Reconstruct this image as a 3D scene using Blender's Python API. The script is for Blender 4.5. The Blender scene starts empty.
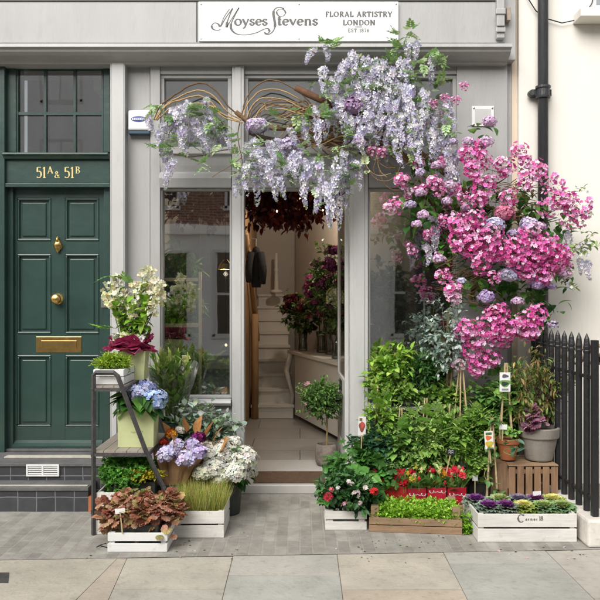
import bpy, math
import numpy as np
from mathutils import Matrix, Vector
rng = np.random.default_rng(11)
SC = bpy.context.scene
COL = SC.collection
CY, EH, FP = -5.8, 1.52, 725.0      # camera distance, eye height, focal length in photo pixels
PI = math.pi

def at(px, py, Y):
    d = Y - CY
    return np.array([(px-300)*d/FP, Y, EH-(py-300)*d/FP])
def X_(px, Y=0.): return (px-300)*(Y-CY)/FP
def Z_(py, Y=0.): return EH-(py-300)*(Y-CY)/FP
def hexc(h):
    r = [int(h[i:i+2], 16)/255 for i in (0, 2, 4)]
    return tuple(c/12.92 if c <= .04045 else ((c+.055)/1.055)**2.4 for c in r)
def U(a, b, n=None): return rng.uniform(a, b, n)

# ---------------------------------------------------------------- mesh builder
class G:
    def __init__(s): s.v=[]; s.c=[]; s.f={}; s.m={}; s.n=0
    def raw(s, V, faces, col=(1,1,1), mi=0):
        V = np.asarray(V, float); k=len(V)
        s.v.append(V)
        c = np.asarray(col, float)
        s.c.append(np.broadcast_to(c, (k,3)) if c.ndim==1 else c)
        for f in faces:
            f=np.asarray(f)
            if f.ndim==1: f=f[None]
            s.f.setdefault(f.shape[1], []).append(f+s.n)
            s.m.setdefault(f.shape[1], []).append(np.full(len(f), mi))
        s.n += k
        return s
    def box(s, x0,x1,y0,y1,z0,z1, col=(1,1,1), mi=0, R=None, o=None):
        V=np.array([[x,y,z] for z in (z0,z1) for y in (y0,y1) for x in (x0,x1)],float)
        if R is not None:
            o=np.array(o,float); V=(V-o)@np.array(R).T+o
        return s.raw(V, [np.array([[0,2,3,1],[4,5,7,6],[0,1,5,4],[2,6,7,3],[0,4,6,2],[1,3,7,5]])], col, mi)
    def pbox(s, a,b,c,d, Y0, Y1, **k):     # photo-space rectangle a..b, c..d measured on the front plane Y0
        return s.box(X_(a,Y0),X_(b,Y0),Y0,Y1,Z_(d,Y0),Z_(c,Y0),**k)
    def tube(s, pts, r, n=6, col=(1,1,1), mi=0, cap=True):
        P=np.asarray(pts,float); m=len(P)
        r=np.broadcast_to(np.asarray(r,float),(m,))
        T=np.gradient(P,axis=0); T/=np.linalg.norm(T,axis=1)[:,None]+1e-9
        ref=np.array([0,0,1.]) if abs(T[0,2])<.9 else np.array([1.,0,0])
        N=np.cross(T[0],ref); N/=np.linalg.norm(N); rows=[]
        for i in range(m):
            N=N-T[i]*np.dot(N,T[i]); N/=np.linalg.norm(N)+1e-9
            B=np.cross(T[i],N)
            a=np.linspace(0,2*PI,n,endpoint=False)
            rows.append(P[i]+r[i]*(np.cos(a)[:,None]*N+np.sin(a)[:,None]*B))
        V=np.concatenate(rows); F=[]
        for i in range(m-1):
            for j in range(n):
                k=(j+1)%n; F.append([i*n+j,i*n+k,(i+1)*n+k,(i+1)*n+j])
        fs=[np.array(F)]
        if cap and n>2: fs+= [np.array([list(range(n))[::-1]]), np.array([[(m-1)*n+j for j in range(n)]])]
        if n==4 and cap: fs=[fs[0],fs[1],fs[2]]
        return s.raw(V,fs,col,mi)
    def lathe(s, prof, c, n=24, col=(1,1,1), mi=0, sx=1., sy=1., R=None, wob=0):
        prof=np.asarray(prof,float); a=np.linspace(0,2*PI,n,endpoint=False); m=len(prof)
        rr=prof[:,0][:,None]*(1+wob*np.sin(a*3+prof[:,1][:,None]*9))
        V=np.stack([rr*np.cos(a)*sx, rr*np.sin(a)*sy, np.broadcast_to(prof[:,1][:,None],(m,n))],-1).reshape(-1,3)
        if R is not None: V=V@np.array(R).T
        V=V+np.asarray(c,float)
        F=[[i*n+j,i*n+(j+1)%n,(i+1)*n+(j+1)%n,(i+1)*n+j] for i in range(m-1) for j in range(n)]
        return s.raw(V,[np.array(F)],col,mi)
    def prof_x(s, pts, x0, x1, col=(1,1,1), mi=0):   # (y,z) outline extruded along x, with end caps
        n=len(pts); V=[[x,p[0],p[1]] for x in (x0,x1) for p in pts]
        F=[[i,(i+1)%n,n+(i+1)%n,n+i] for i in range(n)]
        return s.raw(V,[np.array(F),np.array([list(range(n))[::-1]]),np.array([list(range(n,2*n))])],col,mi)
    def scatter(s, T, pos, R, sc, col, mi=0):
        V,F=T[0],T[1]; n=len(pos)
        if n==0: return s
        sc=np.asarray(sc,float)
        if sc.ndim==0: sc=np.full(n,float(sc))
        W=np.einsum('nij,kj->nki',R,V)*sc[:,None,None]+np.asarray(pos)[:,None,:]
        k=len(V); col=np.broadcast_to(np.asarray(col,float),(n,3))
        tc=T[2] if len(T)>2 else np.ones((k,3))
        C=np.clip(col[:,None,:]*tc[None],0,1).reshape(-1,3)
        off=(np.arange(n)*k)[:,None,None]
        return s.raw(W.reshape(-1,3),[(f[None]+off).reshape(-1,f.shape[1]) for f in F],C,mi)
    def mesh(s, name, mats, smooth=False, origin=(0,0,0)):
        me=bpy.data.meshes.new(name)
        V=np.concatenate(s.v)-np.asarray(origin,float); C=np.concatenate(s.c)
        loops=[];starts=[];mi=[];st=0
        for k in s.f:
            f=np.concatenate(s.f[k]); loops.append(f.ravel()); starts.append(st+np.arange(len(f))*k); st+=f.size; mi.append(np.concatenate(s.m[k]))
        loops=np.concatenate(loops);starts=np.concatenate(starts);mi=np.concatenate(mi)
        me.vertices.add(len(V)); me.vertices.foreach_set('co',V.ravel().astype(np.float32))
        me.loops.add(len(loops)); me.loops.foreach_set('vertex_index',loops.astype(np.int32))
        me.polygons.add(len(starts)); me.polygons.foreach_set('loop_start',starts.astype(np.int32))
        me.polygons.foreach_set('material_index',mi.astype(np.int32))
        me.polygons.foreach_set('use_smooth',np.full(len(starts),smooth))
        a=me.color_attributes.new('Col','FLOAT_COLOR','POINT')
        a.data.foreach_set('color',np.concatenate([C,np.ones((len(C),1))],1).ravel().astype(np.float32))
        me.update(calc_edges=True)
        for m in (mats if isinstance(mats,(list,tuple)) else [mats]): me.materials.append(m)
        return me

WL={}
def link(o, parent=None, origin=None):
    COL.objects.link(o)
    if parent is not None:
        o.parent=parent
        o.matrix_parent_inverse=Matrix.Translation(-Vector(WL.get(parent.name,(0,0,0))))
    if origin is not None:
        o.location=origin; 
    WL[o.name]=tuple(origin) if origin is not None else (0,0,0)
    return o
def tag(o,label=None,cat=None,group=None,kind=None):
    if label: o['label']=label
    if cat: o['category']=cat
    if group: o['group']=group
    if kind: o['kind']=kind
    return o
def thing(name,label,cat,loc=(0,0,0),group=None):
    o=bpy.data.objects.new(name,None); o.empty_display_size=.1
    link(o,None,tuple(float(v) for v in loc)); return tag(o,label,cat,group)
def put(name,g,mats,parent=None,smooth=False,bevel=0,label=None,cat=None,group=None,kind=None,origin=None):
    if parent is None and origin is None:
        V=np.concatenate(g.v); lo,hi=V.min(0),V.max(0); origin=((lo[0]+hi[0])/2,(lo[1]+hi[1])/2,lo[2])
        if kind=='structure': origin=(0,0,0)
    if parent is not None: origin=None
    me=g.mesh(name,mats,smooth,origin or (0,0,0))
    o=bpy.data.objects.new(name,me)
    link(o,parent,tuple(float(v) for v in origin) if origin is not None else None)
    if bevel:
        b=o.modifiers.new('Bevel','BEVEL'); b.width=bevel; b.segments=2; b.limit_method='ANGLE'; b.angle_limit=math.radians(40)
    return tag(o,label,cat,group,kind)

# ---------------------------------------------------------------- materials
def newmat(name):
    m=bpy.data.materials.new(name); m.use_nodes=True; nt=m.node_tree; nt.nodes.clear()
    out=nt.nodes.new('ShaderNodeOutputMaterial'); return m,nt,out
def N(nt,t,**k):
    n=nt.nodes.new(t)
    for a,b in k.items():
        if a.startswith('i_'): n.inputs[a[2:].replace('_',' ')].default_value=b
        else: setattr(n,a,b)
    return n
def paint(name,col,rough=.5,var=.12,scale=3.,bump=.02,bscale=60.,metal=0.,vcol=False,dirt=0.,spec=.5,coat=0.,streak=False,grime=0.):
    m,nt,out=newmat(name); L=nt.links.new
    p=N(nt,'ShaderNodeBsdfPrincipled'); p.inputs['Roughness'].default_value=rough; p.inputs['Metallic'].default_value=metal
    p.inputs['Specular IOR Level'].default_value=spec; p.inputs['Coat Weight'].default_value=coat
    tc=N(nt,'ShaderNodeTexCoord')
    mp=N(nt,'ShaderNodeMapping'); mp.inputs['Scale'].default_value=(1,1,.25) if streak else (1,1,1)
    L(tc.outputs['Object'],mp.inputs['Vector'])
    n1=N(nt,'ShaderNodeTexNoise'); n1.inputs['Scale'].default_value=scale; n1.inputs['Detail'].default_value=8; n1.inputs['Roughness'].default_value=.65
    L(mp.outputs[0],n1.inputs['Vector'])
    r=N(nt,'ShaderNodeMapRange'); r.inputs['From Min'].default_value=.3; r.inputs['From Max'].default_value=.7
    r.inputs['To Min'].default_value=1-var; r.inputs['To Max'].default_value=1+var*.6
    L(n1.outputs['Fac'],r.inputs['Value'])
    mix=N(nt,'ShaderNodeVectorMath',operation='SCALE')
    if vcol:
        a=N(nt,'ShaderNodeVertexColor',layer_name='Col'); L(a.outputs['Color'],mix.inputs[0])
    else: mix.inputs[0].default_value=col
    L(r.outputs[0],mix.inputs['Scale'])
    last=mix.outputs[0]
    if dirt:
        n2=N(nt,'ShaderNodeTexNoise'); n2.inputs['Scale'].default_value=scale*5; n2.inputs['Detail'].default_value=10; n2.inputs['Roughness'].default_value=.7
        L(mp.outputs[0],n2.inputs['Vector'])
        r2=N(nt,'ShaderNodeMapRange'); r2.inputs['From Min'].default_value=.52; r2.inputs['From Max'].default_value=.75; r2.inputs['To Max'].default_value=dirt
        L(n2.outputs['Fac'],r2.inputs['Value'])
        mx=N(nt,'ShaderNodeMixRGB'); mx.inputs['Color2'].default_value=(.12,.1,.08,1)
        L(r2.outputs[0],mx.inputs['Fac']); L(last,mx.inputs['Color1']); last=mx.outputs[0]
    if grime:      # splash-back dirt close to the pavement
        sz=N(nt,'ShaderNodeSeparateXYZ'); L(tc.outputs['Object'],sz.inputs[0])
        n4=N(nt,'ShaderNodeTexNoise'); n4.inputs['Scale'].default_value=7; n4.inputs['Detail'].default_value=8; L(mp.outputs[0],n4.inputs['Vector'])
        z1=N(nt,'ShaderNodeMapRange'); z1.inputs['From Min'].default_value=0; z1.inputs['From Max'].default_value=.4; z1.inputs['To Min'].default_value=grime; z1.inputs['To Max'].default_value=0; L(sz.outputs['Z'],z1.inputs['Value'])
        ml=N(nt,'ShaderNodeMath',operation='MULTIPLY'); L(z1.outputs[0],ml.inputs[0]); L(n4.outputs['Fac'],ml.inputs[1])
        mg=N(nt,'ShaderNodeMixRGB'); mg.inputs['Color2'].default_value=(.13,.115,.095,1); L(ml.outputs[0],mg.inputs['Fac']); L(last,mg.inputs['Color1']); last=mg.outputs[0]
    L(last,p.inputs['Base Color'])
    if bump:
        n3=N(nt,'ShaderNodeTexNoise'); n3.inputs['Scale'].default_value=bscale; n3.inputs['Detail'].default_value=5
        L(mp.outputs[0] if streak else tc.outputs['Object'],n3.inputs['Vector'])
        b=N(nt,'ShaderNodeBump'); b.inputs['Strength'].default_value=bump*10; b.inputs['Distance'].default_value=.004
        L(n3.outputs['Fac'],b.inputs['Height']); L(b.outputs[0],p.inputs['Normal'])
    L(p.outputs[0],out.inputs[0]); return m
def leafmat(name,trans=.3,rough=.5,spec=.35):
    m,nt,out=newmat(name); L=nt.links.new
    a=N(nt,'ShaderNodeVertexColor',layer_name='Col')
    tc=N(nt,'ShaderNodeTexCoord'); n1=N(nt,'ShaderNodeTexNoise'); n1.inputs['Scale'].default_value=45; n1.inputs['Detail'].default_value=3
    L(tc.outputs['Object'],n1.inputs['Vector'])
    r=N(nt,'ShaderNodeMapRange'); r.inputs['From Min'].default_value=.3; r.inputs['From Max'].default_value=.7; r.inputs['To Min'].default_value=.78; r.inputs['To Max'].default_value=1.18
    L(n1.outputs['Fac'],r.inputs['Value'])
    mx=N(nt,'ShaderNodeVectorMath',operation='SCALE'); L(a.outputs['Color'],mx.inputs[0]); L(r.outputs[0],mx.inputs['Scale'])
    p=N(nt,'ShaderNodeBsdfPrincipled'); p.inputs['Roughness'].default_value=rough; p.inputs['Specular IOR Level'].default_value=spec
    t=N(nt,'ShaderNodeBsdfTranslucent'); ms=N(nt,'ShaderNodeMixShader'); ms.inputs[0].default_value=trans
    L(mx.outputs[0],p.inputs['Base Color']); L(mx.outputs[0],t.inputs['Color'])
    L(p.outputs[0],ms.inputs[1]); L(t.outputs[0],ms.inputs[2]); L(ms.outputs[0],out.inputs[0]); return m
def glassmat(name,refl=.16,tint=(.93,.96,.95),gr=.015):
    m,nt,out=newmat(name); L=nt.links.new
    g=N(nt,'ShaderNodeBsdfGlossy'); g.inputs['Roughness'].default_value=gr
    tc=N(nt,'ShaderNodeTexCoord'); n=N(nt,'ShaderNodeTexNoise'); n.inputs['Scale'].default_value=1.6; L(tc.outputs['Object'],n.inputs['Vector'])
    b=N(nt,'ShaderNodeBump'); b.inputs['Strength'].default_value=.08; b.inputs['Distance'].default_value=.01; L(n.outputs['Fac'],b.inputs['Height']); L(b.outputs[0],g.inputs['Normal'])
    t=N(nt,'ShaderNodeBsdfTransparent'); t.inputs['Color'].default_value=(*tint,1)
    lw=N(nt,'ShaderNodeLayerWeight'); lw.inputs['Blend'].default_value=.35
    r=N(nt,'ShaderNodeMapRange'); r.inputs['To Min'].default_value=refl; r.inputs['To Max'].default_value=.9; L(lw.outputs['Fresnel'],r.inputs['Value'])
    r.inputs['From Min'].default_value=.04
    ms=N(nt,'ShaderNodeMixShader'); L(r.outputs[0],ms.inputs[0]); L(t.outputs[0],ms.inputs[1]); L(g.outputs[0],ms.inputs[2]); L(ms.outputs[0],out.inputs[0]); return m
def brickmat(name,c1,c2,mortar,bw,rh,msize=.008,offset=.5,rot=0,rough=.85,axis='xz',bump=.5,var=.25,bias=0.):
    m,nt,out=newmat(name); L=nt.links.new
    tc=N(nt,'ShaderNodeTexCoord'); sp=N(nt,'ShaderNodeSeparateXYZ'); cb=N(nt,'ShaderNodeCombineXYZ')
    L(tc.outputs['Object'],sp.inputs[0])
    L(sp.outputs['XYZ'.index(axis[0].upper())],cb.inputs[0]); L(sp.outputs['XYZ'.index(axis[1].upper())],cb.inputs[1])
    wn=N(nt,'ShaderNodeTexNoise'); wn.inputs['Scale'].default_value=6; L(cb.outputs[0],wn.inputs['Vector'])
    wm=N(nt,'ShaderNodeMixRGB',blend_type='LINEAR_LIGHT'); wm.inputs[0].default_value=.006; L(cb.outputs[0],wm.inputs[1]); L(wn.outputs['Color'],wm.inputs[2])
    b=N(nt,'ShaderNodeTexBrick'); b.offset=offset; b.inputs['Scale'].default_value=1
    b.inputs['Brick Width'].default_value=bw; b.inputs['Row Height'].default_value=rh; b.inputs['Mortar Size'].default_value=msize; b.inputs['Mortar Smooth'].default_value=.2; b.inputs['Bias'].default_value=bias
    b.inputs['Color1'].default_value=(*c1,1); b.inputs['Color2'].default_value=(*c2,1); b.inputs['Mortar'].default_value=(*mortar,1)
    L(wm.outputs[0],b.inputs['Vector'])
    n1=N(nt,'ShaderNodeTexNoise'); n1.inputs['Scale'].default_value=7; n1.inputs['Detail'].default_value=10; n1.inputs['Roughness'].default_value=.75; L(tc.outputs['Object'],n1.inputs['Vector'])
    r=N(nt,'ShaderNodeMapRange'); r.inputs['From Min'].default_value=.3; r.inputs['From Max'].default_value=.7; r.inputs['To Min'].default_value=1-var; r.inputs['To Max'].default_value=1+var; L(n1.outputs['Fac'],r.inputs['Value'])
    mx=N(nt,'ShaderNodeVectorMath',operation='SCALE'); L(b.outputs['Color'],mx.inputs[0]); L(r.outputs[0],mx.inputs['Scale'])
    p=N(nt,'ShaderNodeBsdfPrincipled'); p.inputs['Roughness'].default_value=rough; L(mx.outputs[0],p.inputs['Base Color'])
    ad=N(nt,'ShaderNodeMath',operation='MULTIPLY_ADD'); ad.inputs[1].default_value=-1; L(b.outputs['Fac'],ad.inputs[0])
    n2=N(nt,'ShaderNodeTexNoise'); n2.inputs['Scale'].default_value=50; n2.inputs['Detail'].default_value=6; L(tc.outputs['Object'],n2.inputs['Vector']); L(n2.outputs['Fac'],ad.inputs[2])
    bp=N(nt,'ShaderNodeBump'); bp.inputs['Strength'].default_value=bump; bp.inputs['Distance'].default_value=.004; L(ad.outputs[0],bp.inputs['Height']); L(bp.outputs[0],p.inputs['Normal'])
    L(p.outputs[0],out.inputs[0]); return m
def woodmat(name,col,var=.3,rough=.7,axis=0,scale=5):
    m,nt,out=newmat(name); L=nt.links.new
    tc=N(nt,'ShaderNodeTexCoord'); mp=N(nt,'ShaderNodeMapping'); s=[14,14,14]; s[axis]=1.2; mp.inputs['Scale'].default_value=s
    L(tc.outputs['Object'],mp.inputs[0])
    n=N(nt,'ShaderNodeTexNoise'); n.inputs['Scale'].default_value=scale; n.inputs['Detail'].default_value=8; n.inputs['Distortion'].default_value=.6; n.inputs['Roughness'].default_value=.65; L(mp.outputs[0],n.inputs['Vector'])
    n0=N(nt,'ShaderNodeTexNoise'); n0.inputs['Scale'].default_value=4; n0.inputs['Detail'].default_value=6; L(tc.outputs['Object'],n0.inputs['Vector'])
    ad=N(nt,'ShaderNodeMath',operation='ADD'); L(n.outputs['Fac'],ad.inputs[0]); L(n0.outputs['Fac'],ad.inputs[1])
    r=N(nt,'ShaderNodeMapRange'); r.inputs['From Min'].default_value=.7; r.inputs['From Max'].default_value=1.3; r.inputs['To Min'].default_value=1-var; r.inputs['To Max'].default_value=1+var*.3; L(ad.outputs[0],r.inputs['Value'])
    mx=N(nt,'ShaderNodeVectorMath',operation='SCALE'); mx.inputs[0].default_value=col; L(r.outputs[0],mx.inputs['Scale'])
    p=N(nt,'ShaderNodeBsdfPrincipled'); p.inputs['Roughness'].default_value=rough
    n5=N(nt,'ShaderNodeTexNoise'); n5.inputs['Scale'].default_value=16; n5.inputs['Detail'].default_value=9; n5.inputs['Roughness'].default_value=.75; L(tc.outputs['Object'],n5.inputs['Vector'])
    r5=N(nt,'ShaderNodeMapRange'); r5.inputs['From Min'].default_value=.55; r5.inputs['From Max'].default_value=.8; r5.inputs['To Max'].default_value=.6; L(n5.outputs['Fac'],r5.inputs['Value'])
    m5=N(nt,'ShaderNodeMixRGB'); m5.inputs['Color2'].default_value=(col[0]*.45,col[1]*.36,col[2]*.25,1); L(r5.outputs[0],m5.inputs['Fac']); L(mx.outputs[0],m5.inputs['Color1']); L(m5.outputs[0],p.inputs['Base Color'])
    b=N(nt,'ShaderNodeBump'); b.inputs['Strength'].default_value=.35; b.inputs['Distance'].default_value=.002; L(n.outputs['Fac'],b.inputs['Height']); L(b.outputs[0],p.inputs['Normal'])
    L(p.outputs[0],out.inputs[0]); return m
def emis(name,col,st):
    m,nt,out=newmat(name); e=N(nt,'ShaderNodeEmission'); e.inputs[0].default_value=(*col,1); e.inputs[1].default_value=st
    nt.links.new(e.outputs[0],out.inputs[0]); return m

M={}
M['gray']=paint('grey_paint',(.40,.396,.392),.45,.10,2.6,.03,70,streak=True,dirt=.16,grime=.55)
M['graylt']=paint('pale_grey_paint',(.525,.522,.518),.42,.08,2.6,.03,70,streak=True,dirt=.14,grime=.5)
M['sign']=paint('white_sign_paint',(.76,.76,.75),.4,.03,3.,.005,60)
M['coolwall']=paint('cool_render',(.86,.88,.90),.8,.1,1.,.02,20,streak=True)
M['letter']=paint('grey_letter_paint',(.115,.115,.115),.5,.1,20,0)
M['green']=paint('dark_green_gloss',(.024,.058,.048),.34,.22,3.,.05,14,coat=.5,dirt=.04)
M['brass']=paint('brass',(.72,.48,.17),.28,.25,14,.03,40,metal=1.)
M['gold']=paint('gold_leaf',(.75,.62,.28),.45,.1,20,0)
M['chrome']=paint('steel',(.6,.6,.6),.3,.1,20,0,metal=1.)
M['cream']=paint('cream_render',(.80,.77,.71),.8,.07,1.3,.035,40,streak=True,dirt=.05)
M['creamshade']=paint('shaded_cream_render',(.66,.55,.43),.8,.1,1.3,.03,60,streak=True)  # the cream render again, with the return's shade put into its colour
M['white']=paint('white_paint',(.78,.78,.77),.5,.05,5.,.01)
M['plinth']=paint('white_plinth',(.74,.70,.64),.75,.16,5.,.05,60,dirt=.4)
M['black']=paint('black_iron',(.018,.018,.02),.42,.3,12,.08,60)
M['pipe']=paint('dark_pipe',(.045,.047,.05),.4,.4,8,.12,50,streak=True)
M['palewood']=woodmat('pale_wood',(.78,.66,.46),.15)
M['tile']=brickmat('slate_step_tile',(.04,.041,.046),(.058,.06,.066),(.17,.17,.17),.135,.105,.004,0,rough=.45,axis='xz',bump=.4,var=.25)
M['tread']=paint('stone_tread',(.13,.13,.13),.7,.3,8,.06,50,dirt=.3)
M['nosing']=paint('white_nosing',(.52,.48,.42),.7,.2,8,.04,50,dirt=.35)
M['marble']=paint('pale_floor',(.50,.48,.45),.35,.1,4,.02,30)
M['floor']=brickmat('shop_floor',(.36,.34,.31),(.42,.40,.37),(.17,.16,.15),.95,.6,.006,.5,rough=.3,axis='xy',bump=.15,var=.12)
M['mat']=paint('coir',(.21,.125,.07),.95,.25,30,.5,240)
M['setts']=brickmat('grey_setts',(.245,.232,.208),(.345,.33,.295),(.32,.30,.26),.205,.077,.006,.5,rough=.85,axis='yx',bump=.6,var=.28)
M['slab']=paint('york_stone',(.95,.93,.90),.85,.2,3.2,.10,45,vcol=True,dirt=.42)
M['joint']=paint('slab_joint',(.24,.21,.17),.95,.3,20,.1)
M['road']=paint('asphalt',(.055,.055,.058),.9,.2,10,.1,150)
M['ground']=paint('ground_earth',(.12,.11,.1),.95,.2,.5,.1,10)
M['brick']=brickmat('london_brick',(.20,.085,.055),(.30,.15,.095),(.33,.29,.25),.225,.075,.01,.5,axis='xz',var=.3)
M['glass']=glassmat('shop_glass',.37)
M['glass2']=glassmat('transom_glass',.52)
M['dglass']=glassmat('vase_glass',.1)
M['leaf']=leafmat('leaf',.28,.45,.4)
M['petal']=leafmat('petal',.24,.65,.15)
M['petald']=leafmat('dense_petal',.08,.7,.1)
M['tissue']=leafmat('tissue_paper',.35,.6,.2)
M['vc']=paint('plain_coloured',(1,1,1),.6,.1,12,.01,60,vcol=True)
M['twig']=paint('twig_bark',(1,1,1),.85,.35,30,.2,120,vcol=True)
M['crate']=woodmat('whitewashed_wood',(.80,.775,.73),.26)
M['crate2']=woodmat('white_painted_wood',(.82,.82,.81),.12)
M['wood']=woodmat('weathered_wood',(.36,.235,.14),.45)
M['woodv']=woodmat('weathered_wood_upright',(.34,.20,.115),.5,axis=2)
M['shelfwood']=woodmat('grey_shelf_wood',(.33,.29,.25),.3,axis=1)
M['warmwood']=woodmat('warm_wood',(.42,.25,.12),.25,axis=2)
M['iron']=paint('grey_iron',(.095,.092,.09),.5,.35,14,.12,60,metal=.4)
M['clay']=paint('grey_clay',(.29,.26,.23),.85,.22,6,.06,60,dirt=.25)
M['terra']=paint('terracotta',(.46,.15,.06),.8,.2,8,.04,60,dirt=.2)
M['stonepot']=paint('stone_pot',(.20,.165,.14),.8,.5,14,.2,40)
M['planter']=paint('buff_planter',(.40,.33,.27),.85,.25,8,.05,60,dirt=.2)
M['plastic']=paint('dark_plastic',(.03,.035,.03),.5,.2,10,.01)
M['gplastic']=paint('green_plastic',(.03,.06,.04),.45,.2,10,.01)
M['kraft']=paint('kraft_paper',(.50,.29,.15),.8,.15,14,.06,60)
M['bag']=paint('pale_green_paper',(.56,.60,.31),.7,.08,10,.04,30)
M['soil']=paint('soil',(.06,.035,.022),.98,.4,50,.5,120)
M['inwall']=paint('interior_wall',(.50,.455,.40),.85,.08,2,.02)
M['inwhite']=paint('interior_white',(.70,.67,.62),.7,.06,2,.02)
M['ceil']=paint('ceiling_white',(.6,.58,.55),.85,.05,2,.01)
M['reflsheet']=paint('pale_reflection_tone',(.62,.60,.56),.8,.1,2,.02)  # even pale tone standing in for reflected light in the transoms
M['cloth']=paint('black_cloth',(.012,.012,.014),.9,.3,20,.2)
M['cane']=paint('bamboo_cane',(.55,.42,.24),.6,.3,30,.05)
M['bulb']=emis('warm_bulb',(1,.62,.28),7)
M['curtain']=paint('pale_sash_paint',(.7,.7,.69),.6,.06,2,.01)

# ---------------------------------------------------------------- plant kit
def rotm(d, up=None, roll=None):
    d=np.asarray(d,float); d=d/(np.linalg.norm(d,axis=1)[:,None]+1e-9); n=len(d)
    if up is None: up=np.tile([0,0,1.],(n,1))
    up=up+rng.normal(0,.05,(n,3))
    x=np.cross(d,up); x/=np.linalg.norm(x,axis=1)[:,None]+1e-9
    z=np.cross(x,d)
    if roll is not None:
        c,s=np.cos(roll)[:,None],np.sin(roll)[:,None]; x,z=x*c+z*s, z*c-x*s
    return np.stack([x,d,z],-1)
def leafT(w=.3,seg=3,fold=.12,droop=.25,tip=1.,p=.9):
    ts=np.linspace(0,1,seg+1); V=[];C=[]
    for t in ts:
        ww=w*math.sin(PI*min(max(t**p,0.02),.985)); z=-droop*t*t
        V+=[[-ww,t,z+fold*ww*2],[0,t,z],[ww,t,z+fold*ww*2]]; C+=[[.92]*3,[1.08]*3,[1.0]*3]
    F=[]
    for i in range(seg):
        a=i*3; F+=[[a,a+1,a+4,a+3],[a+1,a+2,a+5,a+4]]
    return np.array(V),[np.array(F)],np.array(C)
def lobeT(k=5,depth=.3,n=20,droop=.2,round_=0.):
    V=[[0,.42,0]];C=[[.8]*3]
    for i in range(n):
        a=2*PI*i/n-PI/2; r=.5*(1-depth*(.5-.5*math.cos(k*(a+PI/2)))) 
        if i==0: r=.32
        x=r*math.cos(a); y=.42+r*math.sin(a)
        V.append([x,y,-droop*(x*x+y*y)+.05*math.sin(i*2.4)]); C.append([1.1]*3)
    F=[[0,1+i,1+(i+1)%n] for i in range(n)]
    return np.array(V),[np.array(F)],np.array(C)
def flowerT(k=4,w=.3,L=.5,cup=.12,open_=.0,center=None,edge=1.15,mid=.85):
    V=[];F=[];C=[]
    for i in range(k):
        a=2*PI*i/k; ca,sa=math.cos(a),math.sin(a)
        pts=[(0,0.02,0),(-w,.55,cup),(0,.55,cup*.6),(w,.55,cup),(-w*.55,1,cup*1.2-open_),(w*.55,1,cup*1.2-open_)]
        b=len(V)
        for (x,y,z) in pts:
            x*=L;y*=L;z*=L; V.append([x*ca-y*sa,z,-(x*sa+y*ca)])      # the flower faces +Y
        C+=[[mid]*3,[1]*3,[mid*1.05]*3,[1]*3,[edge]*3,[edge]*3]
        F+=[[b,b+2,b+1],[b,b+3,b+2],[b+1,b+2,b+4],[b+2,b+3,b+5],[b+2,b+5,b+4]]
    return np.array(V),[np.array(F)],np.array(C)
def pinnateT(n=4,ll=.44,w=.36):
    V=[];F=[];C=[]; L=leafT(w,2,.1,.15)
    tot=0
    for i in range(n):
        t=.2+.75*i/n
        for s in ((-1,1) if i<n-1 else (0,)):
            a=s*1.05*(1-.35*i/n); ca,sa=math.cos(a),math.sin(a)
            v=L[0]*ll*(1-.3*i/n); v=np.stack([v[:,0]*ca+v[:,1]*sa, -v[:,0]*sa+v[:,1]*ca, v[:,2]],-1)+[0,t,-.35*t*t]
            V.append(v);F.append(L[1][0]+tot);C.append(L[2]);tot+=len(v)
    V.append(np.array([[-.008,0,0],[.008,0,0],[.006,.9,-.28],[-.006,.9,-.28]]));F.append(np.array([[0,1,2,3]])+tot);C.append(np.full((4,3),.8))
    return np.concatenate(V),[np.concatenate(F)],np.concatenate(C)
def bladeT(w=.02,bend=.35):
    ts=[0,.4,.75,1]; V=[];C=[]
    for i,t in enumerate(ts):
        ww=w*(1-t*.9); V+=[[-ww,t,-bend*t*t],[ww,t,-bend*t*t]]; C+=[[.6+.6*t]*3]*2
    return np.array(V),[np.array([[0,1,3,2],[2,3,5,4],[4,5,7,6]])],np.array(C)
LANCE=leafT(.17,3,.2,.2); OV=leafT(.32,3,.18,.25); ROUND=leafT(.45,3,.1,.15,p=.8); BIG=leafT(.36,5,.15,.45)
PETAL=leafT(.32,2,.25,-.1); HEUCH=lobeT(7,.13,28,.3); SQUASH=lobeT(5,.38,20,.35); PINN=pinnateT(); BLADE=bladeT()
F4=flowerT(4,.48,.5,.12); F5=flowerT(5,.36,.5,.25); F5B=flowerT(5,.42,.5,.45,.1,edge=1.2,mid=.85)
def unit(n): 
    v=rng.normal(0,1,(n,3)); return v/np.linalg.norm(v,axis=1)[:,None]
def pal(cols,n,j=.18):
    cols=np.array([hexc(c) for c in cols]); i=rng.integers(0,len(cols),n)
    return cols[i]*(1+rng.normal(0,j,(n,1)))*(1+rng.normal(0,.05,(n,3)))
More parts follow.
